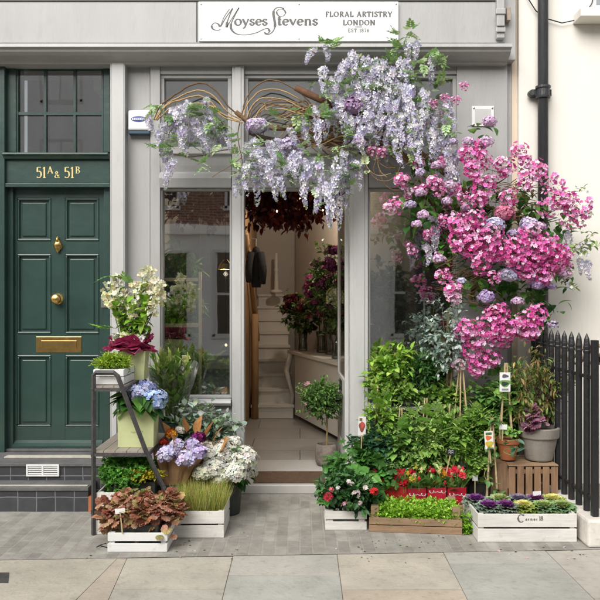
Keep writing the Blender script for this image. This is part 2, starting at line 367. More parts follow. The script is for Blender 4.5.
def crown(g,c,r,nspr,lps,slen,lsize,T,light,dark,up=.5,hollow=.45,stem=None,front=.55,topbias=0.,lspread=.9,shape=None):
    c=np.array(c,float); r=np.array(r,float)
    u=unit(nspr); fl=(u[:,1]>0)&(rng.random(nspr)<front); u[fl,1]*=-1
    if topbias: u[:,2]=np.where((u[:,2]<0)&(rng.random(nspr)<topbias),-u[:,2],u[:,2])
    rad=U(hollow**2,1,nspr)**.5
    lump=1+.18*np.sin(u[:,0]*5+c[0]*7)*np.cos(u[:,2]*6+c[0]*3)+.10*rng.normal(0,1,nspr)
    base=c+u*r*(rad*lump)[:,None]
    sd=u*[1,1,.6]+[0,0,up]+rng.normal(0,.3,(nspr,3)); sd/=np.linalg.norm(sd,axis=1)[:,None]
    t=np.tile((np.arange(lps)+.5)/lps,nspr); k=np.repeat(np.arange(nspr),lps); n=len(k)
    sl=slen*U(.6,1.3,nspr)
    pos=base[k]+sd[k]*(t*sl[k])[:,None]
    pr=unit(n); d=sd[k]*(1-.35*lspread)+pr*lspread; 
    w=np.clip(.25+.45*rad[k]*.8+.35*u[k,2]*.6+t*.25+rng.normal(0,.18,n)+rng.normal(0,.12,nspr)[k],0,1)  # shading painted in: leaves lighter outward and upward, darker inside
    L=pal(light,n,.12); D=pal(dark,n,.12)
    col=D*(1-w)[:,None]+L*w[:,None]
    g.scatter(T,pos,rotm(d,None,U(-.7,.7,n)),lsize*U(.6,1.25,n),col)
    if stem is not None:
        for i in range(0,nspr,3):
            mid=c+(base[i]-c)*.5; 
            stem.tube([c*[1,1,1]-[0,0,r[2]*.6],mid-[0,0,r[2]*.12],base[i],base[i]+sd[i]*sl[i]],[.004,.003,.002,.001],3,col=hexc('6b6a3a'),cap=False)
    return base
def head_mesh(name,r,n,cols,squash=.8,fs=.3,T=F4,tilt=.25):      # hydrangea-like ball of florets around the origin
    g=G(); u=unit(n); u[:,2]=np.where(u[:,2]<-.45,-u[:,2],u[:,2])
    lp=1+.10*np.sin(u[:,0]*4+r*99)*np.cos(u[:,2]*3.3+u[:,1]*2); pos=u*[1,1,squash]*r*(U(.80,1.12,n)*lp)[:,None]
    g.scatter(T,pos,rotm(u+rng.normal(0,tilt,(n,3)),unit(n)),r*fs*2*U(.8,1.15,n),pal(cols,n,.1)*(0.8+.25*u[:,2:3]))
    return g
def raceme_mesh(L,r,n,cols,tipc):                        # hanging wisteria cluster, top at the origin
    g=G(); t=rng.random(n)**1.05; z=-t*L; rr=r*(1-t)**.55*(.5+.5*np.minimum(t*8,1)); a=U(0,2*PI,n)
    sx=.03*np.sin(t*3+rng.random()*6)
    pos=np.stack([np.cos(a)*rr*U(.5,1,n)+sx,np.sin(a)*rr*U(.5,1,n),z],-1)
    d=np.stack([np.cos(a),np.sin(a),U(-.7,.3,n)],-1)
    c=pal(cols,n,.12)*(1-(t>.8)[:,None]*1.)+pal(tipc,n,.1)*((t>.8)[:,None]*1.)
    T=flowerT(3,.5,.5,.3,edge=1.12,mid=.9)
    g.scatter(T,pos,rotm(d,unit(n)),.030*(1.15-.55*t)*U(.8,1.2,n),c)
    g.tube([[0,0,.02],[.01,0,-L*.5],[sx.mean(),0,-L*.97]],[.002,.0015,.001],3,col=hexc('7d8f55'),cap=False)
    return g
def blossom_mesh(R,n,cols,size=.030,T=F5B):
    g=G(); u=unit(n); pos=u*R*U(.35,1.,n)[:,None]**.6*[1,.7,1]
    u2=u+rng.normal(0,.4,(n,3)); u2[:,1]-=.5
    g.scatter(T,pos,rotm(u2,unit(n)),size*U(.7,1.25,n),pal(cols,n,.14))
    for i in range(0,n,4): g.tube([pos[i],pos[i]*.3],.0012,3,col=hexc('6f7a45'),cap=False)
    return g
# ================================================================ camera, world, light
cam=bpy.data.cameras.new('camera'); co=bpy.data.objects.new('camera',cam); COL.objects.link(co)
co.location=(0,CY,EH); co.rotation_euler=(PI/2,0,0); cam.sensor_width=36; cam.lens=36*FP/600; cam.clip_end=500; cam.clip_start=.05
SC.camera=co
SUN_EL,SUN_AZ=math.radians(40),math.radians(205)      # azimuth from +Y clockwise: from the street, a little to the left
w=bpy.data.worlds.new('World'); SC.world=w; w.use_nodes=True; nt=w.node_tree; nt.nodes.clear()
sky=nt.nodes.new('ShaderNodeTexSky'); sky.sky_type='NISHITA'; sky.sun_disc=False; sky.sun_elevation=SUN_EL; sky.sun_rotation=SUN_AZ; sky.dust_density=3.; sky.air_density=1.
hs=nt.nodes.new('ShaderNodeHueSaturation'); hs.inputs['Saturation'].default_value=.15
bg=nt.nodes.new('ShaderNodeBackground'); bg.inputs[1].default_value=.15; ow=nt.nodes.new('ShaderNodeOutputWorld')
nt.links.new(sky.outputs[0],hs.inputs['Color']); nt.links.new(hs.outputs[0],bg.inputs[0]); nt.links.new(bg.outputs[0],ow.inputs[0])
sl=bpy.data.lights.new('sun','SUN'); so=bpy.data.objects.new('sun',sl); COL.objects.link(so)
sl.energy=4.4; sl.angle=math.radians(55); sl.color=(1,.965,.91)
dv=Vector((math.sin(SUN_AZ)*math.cos(SUN_EL),math.cos(SUN_AZ)*math.cos(SUN_EL),math.sin(SUN_EL)))
so.rotation_euler=dv.to_track_quat('Z','Y').to_euler(); so.location=dv*20
SC.view_settings.view_transform='Standard'; SC.view_settings.look='None'; SC.view_settings.exposure=0; SC.view_settings.gamma=1
SC.cycles.max_bounces=5; SC.cycles.diffuse_bounces=3; SC.cycles.glossy_bounces=3; SC.cycles.transmission_bounces=3; SC.cycles.transparent_max_bounces=12; SC.cycles.sample_clamp_indirect=6
SC.cycles.use_denoising=True

# ================================================================ ground
g=G().box(-150,150,-150,150,-.30,-.135); put('ground',g,M['ground'],kind='structure')
# kerb line sits at Y=-4.0; the pavement runs up to the facade
g=G().box(-40,40,-4.0,8,-.134,-.0055); put('pavement_bed',g,M['joint'],kind='structure')
def edgeY(x): return -1.56+(x+1.75)*.050
g=G(); g.raw([[-40,edgeY(-40)+1.9,0],[-4,edgeY(-4),0],[5,edgeY(5),0],[40,edgeY(5),0],[40,.6,0],[-40,.6,0]],[np.array([[0,1,2,3,4,5]])]); put('brick_paving_band',g,M['setts'],kind='structure')
# york stone slabs: explicit ones where the photograph shows them, then regular rows
def gp(px,py):
    d=EH*FP/(py-300); return ((px-300)*d/FP, CY+d)
slabs=[]
def slab(pts,col): slabs.append((pts,hexc(col)))
g=G()
def quad(a,b,c_,d_,col):
    P4=np.array([a,b,c_,d_],float); ce=P4.mean(0); 
    v=P4-ce; L=np.linalg.norm(v,axis=1)[:,None]; P4=ce+v*(1-.0032/L)
    z=rng.normal(-.001,.0009,4)
    top=np.column_stack([P4,z]); bot=np.column_stack([P4,np.full(4,-.0115)])
    g.raw(np.concatenate([top,bot]),[np.array([[3,2,1,0],[0,1,5,4],[1,2,6,5],[2,3,7,6],[3,0,4,7]])],np.array(hexc(col))*U(.95,1.05))
def ey(px): 
    x=(px-300)/725; # intersect ray with band edge
    lo=-4;
    d=4.3
    for _ in range(20): d=edgeY(x*d)-CY
    return (x*d,CY+d-.004)
E=lambda px: ey(px)
def V2(px,py): return gp(px,py)
buff,blue,pink,grey='b8ac97','a9a89a','bfa387','b3ad9e'
def ext(p,q,Y):     # extend the joint p->q to depth Y
    t=(Y-p[1])/(q[1]-p[1]); return (p[0]+(q[0]-p[0])*t,Y)
j0a,j0b=E(-90),V2(-160,600)
jsa,jsb=E(118),V2(76,600); j1a,j1b=E(127),V2(108,600); j2a,j2b=E(233),V2(222,600); j4a,j4b=E(337),V2(343,600); j5a,j5b=E(443),V2(468,600); j6a,j6b=E(545),V2(595,600); j7a,j7b=E(650),V2(735,600)
Y0=-2.02
jm=[(j0a,j0b),(jsa,jsb),(j1a,j1b),(j2a,j2b),(j4a,j4b),(j5a,j5b),(j6a,j6b),(j7a,j7b)]
cuts=[(-2.16,),(-2.3,),(-1.985,),(-1.80,),(-1.995,),(-1.62,),(-2.10,)]
cols=[(pink+'',grey),(buff,buff),(blue,grey),(buff,pink),(blue,'a5a59c'),('b0ab9d',pink)]
for i in range(7):
    (a,b),(c_,d_)=jm[i],jm[i+1]; yc=cuts[i][0]; ye=-2.55
    quad(a,c_,ext(c_,d_,yc),ext(a,b,yc),[ 'b3ad9f','b4a99a','b5b0a3','b1afa6','b4ada0','afada5','b2ada4'][i])
    quad(ext(a,b,yc),ext(c_,d_,yc),ext(c_,d_,ye),ext(a,b,ye),['afaa9e','b2a898','b0ada2','adada6','b5a999','acaca5','b1a79b'][i])
xL=ext(j0a,j0b,-2.55)[0]; xR=ext(j7a,j7b,-2.55)[0]
cl=['b5ab97','a9a899','b8a58c','adaba0','a5a69c']
for row,(ya,yb) in enumerate([(-2.55,-3.15),(-3.15,-3.86)]):
    x=-12+row*.4
    while x<12:
        wd=U(.6,1.0); quad((x,ya),(x+wd,ya),(x+wd,yb),(x,yb),cl[rng.integers(5)]); x+=wd
for side in (-1,1):
    x=xL if side<0 else xR
    while abs(x)<12:
        wd=U(.6,.9)*side; ex=[x,x+wd]; ex.sort(); y1=[edgeY(v)-.004 for v in ex]
        quad((ex[0],y1[0]),(ex[1],y1[1]),(ex[1],-2.1),(ex[0],-2.1),cl[rng.integers(5)]); quad((ex[0],-2.1),(ex[1],-2.1),(ex[1],-2.55),(ex[0],-2.55),cl[rng.integers(5)]); x+=wd
put('pavement',g,M['slab'],kind='structure')
g=G()
x=-12
while x<12: g.box(x+.003,x+.897,-4.02,-3.87,-.133,.0); x+=.9
put('kerb',g,M['clay'],kind='structure',bevel=.01)
g=G().box(-60,60,-11.5,-4.02,-.134,-.125); put('road',g,M['road'],kind='structure')
g=G().box(-60,60,-14,-11.5,-.134,.0); put('far_pavement',g,M['clay'],kind='structure')
g=G()
for s in (0,1): g.box(-60,60,-4.42+s*.18,-4.34+s*.18,-.1248,-.121,col=(.55,.45,.08))
put('yellow_kerb_lines',g,M['vc'],kind='structure')
g=G().pbox(-14,7,0,1,-1.5,-1.4); 
cvr=G(); a=gp(-14,583); b=gp(8,583); c_=gp(11,573)
cvr.raw([[a[0],a[1],.003],[b[0],b[1],.003],[c_[0]-.01,c_[1],.003],[a[0],c_[1],.003],[a[0],a[1],-.01],[b[0],b[1],-.01],[c_[0]-.01,c_[1],-.01],[a[0],c_[1],-.01]],[np.array([[0,1,2,3],[0,4,5,1],[1,5,6,2]])])
put('metal_cover',cvr,M['iron'],cat='access cover',label='small dark metal cover plate set in the stone pavement at the left edge')

# ================================================================ lettering
def arc(cx,cy,rx,ry,a0,a1,n=14):
    t=np.radians(np.linspace(a0,a1,n)); return list(zip(cx+rx*np.cos(t),cy+ry*np.sin(t)))
def sf(x,y,w=.12): return [(x-w,y),(x+w,y)]
def V_(x,a,b): return [(x,a),(x,b)]
GL={
'I':(.42,[V_(.21,0,1),sf(.21,.02),sf(.21,.98)]),
'L':(.66,[V_(.2,0,1),[(.06,.03),(.58,.03)],sf(.2,.98),[(.58,.03),(.6,.25)]]),
'F':(.62,[V_(.2,0,1),sf(.2,.02),[(.06,.97),(.56,.97)],[(.2,.52),(.46,.52)],[(.56,.97),(.57,.77)]]),
'E':(.66,[V_(.2,0,1),[(.06,.03),(.58,.03)],[(.06,.97),(.56,.97)],[(.2,.52),(.46,.52)],[(.58,.03),(.6,.23)],[(.56,.97),(.57,.77)]]),
'T':(.72,[V_(.36,0,1),sf(.36,.02),[(.04,.97),(.68,.97)],[(.04,.97),(.03,.76)],[(.68,.97),(.69,.76)]]),
'O':(.88,[arc(.44,.5,.36,.46,0,360,26)]),
'C':(.8,[arc(.44,.5,.36,.46,45,315,22),[(.7,.82),(.71,.98)]]),
'D':(.84,[V_(.2,0,1),[(.06,.03),(.38,.03)],[(.06,.97),(.38,.97)],arc(.36,.5,.40,.47,-90,90,16)]),
'R':(.76,[V_(.2,0,1),sf(.2,.02),[(.06,.97),(.36,.97)],arc(.36,.75,.24,.22,-90,90,10),[(.2,.53),(.36,.53)],[(.38,.53),(.7,.0)],[(.66,.02),(.78,.02)]]),
'A':(.82,[[(.4,1),(.76,0)],[(.12,0),(.42,1)],[(.22,.33),(.62,.33)],sf(.1,.02,.1),sf(.74,.02,.12)]),
'S':(.58,[[(.5,.80),(.44,.95),(.27,.97),(.12,.85),(.13,.7),(.28,.56),(.42,.45),(.50,.3),(.44,.1),(.27,.03),(.1,.08),(.06,.24)]]),
'Y':(.78,[[(.08,.98),(.38,.45)],[(.7,.98),(.40,.45)],V_(.38,0,.47),sf(.38,.02),sf(.08,.98,.1),sf(.7,.98,.08)]),
'N':(.9,[V_(.18,0,1),[(.16,1),(.74,.02)],V_(.74,0,1),sf(.18,.02,.1),sf(.1,.98,.1),sf(.74,.98,.1)]),
'B':(.7,[V_(.2,0,1),[(.06,.03),(.38,.03)],[(.06,.97),(.38,.97)],[(.2,.52),(.4,.52)],arc(.36,.75,.2,.22,-90,90,10),arc(.38,.27,.24,.24,-90,90,10)]),
'H':(.86,[V_(.2,0,1),V_(.66,0,1),[(.2,.5),(.66,.5)],sf(.2,.02),sf(.66,.02),sf(.2,.98),sf(.66,.98)]),
'M':(1.0,[V_(.16,0,1),[(.18,1),(.5,.1)],[(.5,.1),(.82,1)],V_(.84,0,1)]),
'1':(.4,[V_(.22,0,1),sf(.22,.02,.13),[(.22,.98),(.08,.86)]]),
'5':(.55,[[(.46,.97),(.16,.97)],[(.14,.97),(.13,.56)],[(.13,.56),(.28,.62),(.44,.52),(.48,.3),(.42,.1),(.25,.02),(.08,.1)]]),
'7':(.55,[[(.06,.97),(.5,.97)],[(.5,.97),(.3,.4),(.26,0)]]),
'6':(.58,[arc(.29,.3,.2,.28,0,360,18),[(.1,.35),(.16,.7),(.42,1)]]),
'8':(.58,[arc(.29,.27,.2,.25,0,360,18),arc(.29,.75,.17,.22,0,360,18)]),
'&':(.8,[[(.68,.5),(.55,.15),(.3,.02),(.1,.14),(.14,.36),(.4,.6),(.44,.82),(.32,.97),(.2,.85),(.24,.66),(.72,.02)]]),
'o':(.56,[arc(.28,.25,.22,.25,0,360,20)]),
'e':(.5,[[(.08,.27),(.43,.27)],arc(.26,.25,.19,.24,5,320,18)]),
's':(.42,[[(.34,.40),(.27,.49),(.14,.48),(.08,.36),(.18,.27),(.30,.2),(.33,.1),(.22,.0),(.07,.06)],[(.07,.06),(.06,.16)]]),
'y':(.54,[[(.06,.5),(.28,.02)],[(.48,.5),(.28,.0),(.18,-.2),(.06,-.24)],sf(.07,.49,.07),sf(.47,.49,.07)]),
't':(.36,[[(.16,.68),(.16,.12),(.22,.02),(.34,.07)],[(.03,.48),(.32,.48)]]),
'v':(.54,[[(.06,.5),(.28,.02)],[(.48,.5),(.28,.0)],sf(.07,.49,.07),sf(.47,.49,.07)]),
'n':(.62,[V_(.14,0,.5),[(.14,.36),(.26,.48),(.38,.48),(.46,.36)],V_(.46,.38,0),sf(.14,.02,.1),sf(.46,.02,.1),[(.05,.48),(.14,.48)]]),
'a':(.48,[arc(.2,.17,.13,.16,0,360,12),V_(.36,0,.34),[(.36,.34),(.28,.48),(.12,.46)]]),
'r':(.42,[V_(.14,0,.5),[(.14,.34),(.24,.48),(.36,.46)],sf(.14,.02,.1)]),
' ':(.4,[])}
def stroke(g,pts,wf,thin=.055,thick=.15,sc=1.,org=(0,0,0),u=(1,0,0),v=(0,0,1),col=(1,1,1),smooth=True,dn=(0,-1,0),th=.0012):
    P=np.asarray(pts,float)
    if smooth and len(P)>2 and len(P)<14:
        Q=[];n=len(P)
        for i in range(n-1):
            p0,p1,p2,p3=P[max(i-1,0)],P[i],P[i+1],P[min(i+2,n-1)]
            for t in np.linspace(0,1,6,endpoint=False): Q.append(.5*((2*p1)+(-p0+p2)*t+(2*p0-5*p1+4*p2-p3)*t*t+(-p0+3*p1-3*p2+p3)*t**3))
        Q.append(P[-1]); P=np.array(Q)
    T=np.gradient(P,axis=0); L=np.linalg.norm(T,axis=1)[:,None]+1e-9; T/=L; Nn=np.stack([-T[:,1],T[:,0]],-1)
    ver=np.abs(T[:,1])**1.5; ver=np.where((T[:,0]*T[:,1]>0)&(np.abs(T[:,0])>.25),ver*.25,ver)
    W=(thin+(thick-thin)*ver)*wf/2
    A=P+Nn*W[:,None]; B=P-Nn*W[:,None]; o=np.array(org,float); u=np.array(u,float); v=np.array(v,float); dn=np.array(dn,float)
    m=len(P); V=[]
    for q in (A,B): V.append(o+(q[:,0:1]*u+q[:,1:2]*v)*sc)
    V=np.concatenate(V+[V[0]+dn*th,V[1]+dn*th])
    F=[]
    for i in range(m-1): 
        F+=[[2*m+i,2*m+i+1,3*m+i+1,3*m+i],[i,i+1,2*m+i+1,2*m+i],[m+i+1,m+i,3*m+i,3*m+i+1]]
    F+=[[0,2*m,3*m,m],[m-1,2*m-1,4*m-1,3*m-1]]
    g.raw(V,[np.array(F)],col)
def text(g,s,org,h,u=(1,0,0),v=(0,0,1),track=1.,wf=1.,fit=None,align='l',col=(1,1,1),dn=(0,-1,0),thin=.055,thick=.15,th=.0012):
    adv=sum(GL[c][0] for c in s); k=1.
    if fit: track=(fit/h)/adv
    x=0 if align=='l' else -adv*track/2
    u=np.array(u,float)
    for c in s:
        ww,st=GL[c]
        for i,p in enumerate(st):
            q=[(a*min(track,1.08)+x+(ww*track-ww*min(track,1.08))/2,b) for a,b in p]
            stroke(g,q,wf,thin,thick,h,np.array(org)-np.array(dn)*i*1e-5,u,v,col,dn=dn,th=th+i*2e-5)
        x+=ww*track

# ================================================================ the flower shop building
shop=thing('flower_shop','pale grey painted florist shopfront with glazed windows and a dark green side door','shop building',(0,0,0))
# piers, panels and stallrisers
for q in ((110,125,57,486,-.09,.12),(125.2,150,57,493,0,.12),(457,507.5,57,493,-.03,.12)): put('pier',G().pbox(*q),M['gray'],shop,bevel=.003)
g=G().pbox(112,123.5,60,484,-.094,-.0895); put('pilaster_lit_face',g,M['graylt'],shop,bevel=.001)  # paler tone puts the brighter light on the front into the colour
g=G()
g.box(X_(109),X_(126),-.115,-.02,0,.19); put('pilaster_base',g,M['gray'],shop,bevel=.006)
# fascia and cornice
g=G(); g.pbox(-60,505,-80,43,-.12,.2); g.box(X_(505,-.12)+.001,X_(512),-.10,.2,Z_(64),Z_(-80,-.12)); put('fascia',g,M['gray'],shop,bevel=.004)
g=G(); g.box(X_(-60,-.12),X_(505,-.12)-.01,-.127,-.1205,Z_(1.5,-.12),Z_(-1.5,-.12)); g.box(X_(196.2,-.12),X_(197.4,-.12),-.124,-.1203,Z_(42,-.12),Z_(2,-.12)); put('fascia_groove_line',g,M['plastic'],shop)  # dark strips laid on to stand for the shaded groove and seam
cz0,cz1=Z_(57,-.16),Z_(43.5,-.22)
g=G(); prof=[(.1,cz1),(-.225,cz1-.002),(-.23,cz1-.028),(-.205,cz1-.040),(-.20,cz1-.055),(-.17,cz1-.075),(-.145,cz0),(-.10,cz0-.012),(-.09,Z_(64,-.09)),(.1,Z_(64,-.09))]
g.prof_x(prof,-6.,X_(511,-.2)); put('cornice',g,M['gray'],shop)
# console bracket at the right end of the fascia
g=G(); g.pbox(497,505,-30,38,-.17,-.121); g.pbox(496,506,8,14,-.20,-.171); g.pbox(497,505,14,26,-.19,-.171); g.pbox(496,506,27,32,-.185,-.171); put('bracket',g,M['gray'],shop,bevel=.008)
g=G(); g.pbox(507,511,7,20,-.16,-.101); put('bracket_end',g,M['planter'],shop,bevel=.003)
# timber frames
def frame(a,b,c,d,w=3.,Y0=-.01,Y1=.05,m='graylt'):
    g=G(); g.pbox(a,b,c,c+w,Y0,Y1); g.pbox(a,b,d-w,d,Y0,Y1); g.pbox(a,a+w,c+w,d-w,Y0,Y1); g.pbox(b-w,b,c+w,d-w,Y0,Y1); return g
g=G()
g.pbox(150.2,160,64,480,-.03,.08)
g.pbox(160.2,231.8,64,74,-.02,.08); g.pbox(244.2,350-.2,64,74,-.02,.08); g.pbox(368.2,456.8,64,74,-.02,.08)
put('window_surround',g,M['gray'],shop,bevel=.003)
for q in ((232,244,62,486,-.05,.09),(350,368,62,490,-.05,.09)): put('mullion',G().pbox(*q),M['graylt'],shop,bevel=.004)
for q in ((353.5,364.5,66,486,-.058,-.0505),(235,241,66,484,-.057,-.0505)): put('mullion_bead',G().pbox(*q),M['graylt'],shop,bevel=.003)
for a,b in ((160.2,231.8),(244.2,349.8),(368.2,456.8)):
    g=G(); x0,x1=X_(a),X_(b)
    zt,zb=Z_(151),Z_(188)
    g.prof_x([(.08,zt),(-.045,zt-.004),(-.05,zt-.03),(-.03,zt-.045),(-.026,zt-.12),(-.02,zt-.17),(-.04,zt-.19),(-.045,zt-.225),(-.028,zb),(.08,zb)],x0,x1)
    put('transom_bar',g,M['gray'],shop)
# windows: frame > pane
def window(name,a,b,c,d,w=3.,glass='glass',fm='gray',Y=.0,bars=None,glY=.045):
    f=put(name,frame(a,b,c,d,w,Y,Y+.07),M[fm],shop,bevel=.003)
    if bars: 
        g=G()
        for q in bars: g.pbox(*q,Y+.012,Y+.06)
        put('glazing_bar',g,M[fm],f,bevel=.002)
    g=G(); g.box(X_(a+w*.6),X_(b-w*.6),glY,glY+.006,Z_(d-w*.6),Z_(c+w*.6)); put('pane',g,M[glass],f)
    return f
window('transom_window',160.2,231.8,74.2,150.8,4,'glass2')
window('transom_window',244.2,349.8,74.2,150.8,4,'glass2')
window('transom_window',368.2,456.8,74.2,150.8,4,'glass2')
window('shop_window',160.2,231.8,188.2,398,2.2,'glass')
window('shop_window',368.2,456.8,188.2,405,2.2,'glass')
# sills and stallrisers
for a,b,zz in ((159,232,398),(368,457,405)):
    g=G(); zt=Z_(zz); g.prof_x([(.08,zt),(-.075,zt-.01),(-.085,zt-.03),(-.07,zt-.05),(-.04,zt-.06),(.08,zt-.06)],X_(a)+.003,X_(b)-.003)
    put('window_sill',g,M['graylt'],shop)
for a,b,zz in ((160.2,231.8,406.5),(368.2,456.8,413.5)):
    g=G(); g.pbox(a,b,zz,493,.0,.1); g.pbox(a,b,482,493,-.02,-.0005)
    for q in ((a,b,zz,zz+7),(a,b,471,481.5),(a,a+8,zz+7.2,470.8),(b-8,b,zz+7.2,470.8)): g.pbox(*q,-.014,-.0005)
    put('stall_riser',g,M['gray'],shop,bevel=.002)
# added pale sheets behind the transoms, painting in the reflection on the glass
for a,b in ((162,231),(246,349),(370,456)): put('transom_reflection_sheet',G().box(X_(a),X_(b),.14,.15,Z_(149),Z_(70)),M['reflsheet'],shop)
g=G(); g.pbox(244.2,350,186,190,-.01,.08); put('door_head',g,M['gray'],shop)
# open shop door, folded inwards against the right side
dr=Matrix.Rotation(math.radians(1.0),3,'Z')
hx,hy=X_(349.5),.085
def dbox(g,y0,y1,z0,z1,x0=-.032,x1=0): g.box(hx+x0,hx+x1,hy+y0,hy+y1,z0,z1,R=[list(r) for r in dr],o=(hx,hy,0)); return g
g=G(); zt=Z_(191); 
dbox(g,0,.045,.09,zt); dbox(g,.80,.86,.09,zt); dbox(g,.0453,.7997,zt-.12,zt); dbox(g,.0453,.7997,.09,.30); dbox(g,.0453,.7997,.72,.86)
door=put('shop_door',g,M['graylt'],shop,bevel=.004)
g=G(); dbox(g,.0453,.7997,.3,.72,-.022,-.010); put('door_panel',g,M['gray'],door)
g=G(); dbox(g,.0453,.7997,.86,zt-.12,-.020,-.014); put('pane',g,M['glass'],door)
g=G(); dbox(g,.30,.55,.74,.83,-.037,-.0325); put('door_plate',g,M['cloth'],door)
# entrance step
g=G(); g.box(X_(241),X_(371),-.12,.78,.0,.07); put('threshold_step',g,M['marble'],shop,bevel=.006)
g=G(); g.box(X_(241),X_(371),-.095,-.085,.066,.0725)
# side wall returns and house shell
for q in ((-3.4,X_(-62),.0,.25,0,3.7),(X_(-60),X_(510),.30,.4,Z_(62),Z_(-80)),(X_(507.7),X_(512),.02,.25,0,Z_(64)-.002)): put('wall',G().box(*q),M['gray'],shop)
g=G(); g.box(-6,X_(513),.02,.35,Z_(-81,-.12),9.6); put('upper_wall',g,M['brick'],shop)
for ux in (-4.2,-2.2,-.2):
    f=put('sash_window',G().box(ux-.55,ux+.55,-.01,.0195,5.2,7.0).box(ux-.6,ux+.6,-.1,.0195,5.08,5.198),M['curtain'],shop)
    put('pane',G().box(ux-.47,ux+.47,-.014,-.0105,5.28,6.92),M['glass2'],f)
g=G(); g.box(-6,X_(513),.02,6,9.6,9.75); put('parapet',g,M['clay'],shop)

# interior shell
FZ=.07
g=G(); g.box(-1.9,2.4,.7805,5.4,-.01,FZ-.0005); g.box(X_(160),X_(240.8),.1,.78,-.01,FZ-.0005); g.box(X_(371.2),2.4,.1,.78,-.01,FZ-.0005); put('interior_floor',g,M['floor'],shop)
for q in ((-1.7,2.4,4.6,4.7,FZ,3.3),(2.3,2.4,.12,4.6,FZ,3.3),(X_(111),X_(160),.125,.2,FZ,3.3),(X_(458),2.3,.125,.2,FZ,3.3)): put('interior_wall',G().box(*q),M['inwall'],shop)
g=G(); g.box(-1.52,-1.44,.21,4.6,FZ,3.3); put('interior_side_wall',g,M['inwhite'],shop)
g=G(); g.box(-1.7,2.4,.16,4.7,3.25,3.35); put('ceiling',g,M['ceil'],shop)
# timber stair enclosure left of the doorway
g=G(); g.box(-.66,-.62,2.2,4.59,FZ,2.55); put('stair_screen',g,M['warmwood'],shop)
g=G()
for i in range(9): g.box(-.60,-.08-.015*i,3.05+.19*i,3.25+.19*i,FZ,FZ+.17*(i+1),)
put('staircase',g,M['inwhite'],shop,bevel=.01)
g=G(); 
for i in range(0,9,1): put('stair_nosing',G().box(-.60,-.07-.015*i,3.03+.19*i,3.05+.19*i-.001,FZ+.17*(i+1)-.03,FZ+.17*(i+1)+.004),M['inwhite'],shop)
g=G(); g.tube([(-.60,2.2,2.25),(-.57,2.7,1.75),(-.55,3.4,1.15),(-.55,3.5,1.0)],.032,8); g.tube([(-.55,3.05,.07),(-.55,3.05,1.35)],.045,8); put('handrail',g,M['warmwood'],shop,smooth=True)
# right-hand partition behind the counter (runs at an angle)
def slant(g,off,th,z0,z1,t0=0.,t1=1.):
    A=np.array([-.16,3.2]); Bp=np.array([.585,.75]); d=(Bp-A)/np.linalg.norm(Bp-A); n=np.array([-d[1],d[0]]); L=np.linalg.norm(Bp-A)
    if n[0]<0: n=-n
    p=A+d*L*t0+n*off; q=A+d*L*t1+n*off; r=q+n*th; s_=p+n*th
    V=[[*p,z0],[*q,z0],[*r,z0],[*s_,z0],[*p,z1],[*q,z1],[*r,z1],[*s_,z1]]
    g.raw(V,[np.array([[3,2,1,0],[4,5,6,7],[0,1,5,4],[1,2,6,5],[2,3,7,6],[3,0,4,7]])]); return g
g=slant(G(),.45,.06,FZ,3.2,-.45,1.0); put('partition',g,M['inwall'],shop)

# ================================================================ green front door of the house entrance
fr=G()
fr.pbox(-22,4.5,62,486,-.03,.2); fr.pbox(4.7,13,187,452,.035,.2); fr.pbox(103.8,109.6,187,452,.03,.2)
fr.pbox(4.7,16,65,152,.02,.2); fr.pbox(103.5,109.6,65,152,.02,.2); fr.pbox(4.7,109.6,62,67,.015,.2)
fr.pbox(4.7,109.6,160,183,.0,.2)
zt=Z_(153)
fr.prof_x([(.2,zt),(-.05,zt-.004),(-.06,zt-.02),(-.035,zt-.035),(-.03,zt-.05),(0,zt-.055),(.2,zt-.055)],X_(4.7),X_(109.6))
fr.pbox(4.7,109.6,183.2,187,-.02,.2)
frame_o=put('entrance_frame',fr,M['green'],shop,bevel=.003)
gg=G(); text(gg,'51',(X_(36),-.0015,Z_(178)),.088,wf=.8,thick=.17,thin=.08); text(gg,'A',(X_(47.3),-.0015,Z_(173.5)),.055,wf=1.2); put('house_number',gg,M['gold'],frame_o); gg=G(); text(gg,'&',(X_(54.5),-.0015,Z_(178)),.055,wf=1.2); put('house_number',gg,M['gold'],frame_o); gg=G(); text(gg,'51',(X_(64),-.0015,Z_(178)),.088,wf=.8,thick=.17,thin=.08); text(gg,'B',(X_(75.2),-.0015,Z_(173.5)),.055,wf=1.2)
put('house_number',gg,M['gold'],frame_o)
g=frame(16,103.5,67.2,155,2.,.03,.07)
fl=put('fanlight',g,M['green'],shop,bevel=.002)
g=G()
for x in (45,74.5): g.pbox(x-1.2,x+1.2,69,153,.035,.065)
g.pbox(18,101.5,112,115,.0352,.0648); put('glazing_bar',g,M['green'],fl)
put('pane',G().box(X_(17),X_(102.5),.055,.060,Z_(154),Z_(68)),M['glass'],fl)
put('fanlight_backing',G().box(X_(4),X_(110),.5,.55,.3,Z_(60)),M['cloth'],shop)
put('hall_wall',G().box(-3.3,X_(111)-.002,.201,.49,Z_(62),3.5),M['gray'],shop)
YD=.07
g=G(); A,Bx=X_(13.2,YD),X_(104,YD); zb,zt=Z_(446,YD),Z_(187.5,YD)
g.box(A,Bx,YD+.012,YD+.05,zb,zt)
cs=((17,51),(65,99)); rs=((198,241),(254,334),(355,427))
g.pbox(13.2,17,187.5,446,YD,YD+.011); g.pbox(99,104,187.5,446,YD,YD+.011); g.pbox(51,65,187.5,446,YD,YD+.011)
for c,d in ((187.5,198),(241,254),(334,355),(427,446)):
    for a,b in cs: g.pbox(a+.03,b-.03,c,d,YD,YD+.011)
gd=put('green_door',g,M['green'],shop,bevel=.0015)
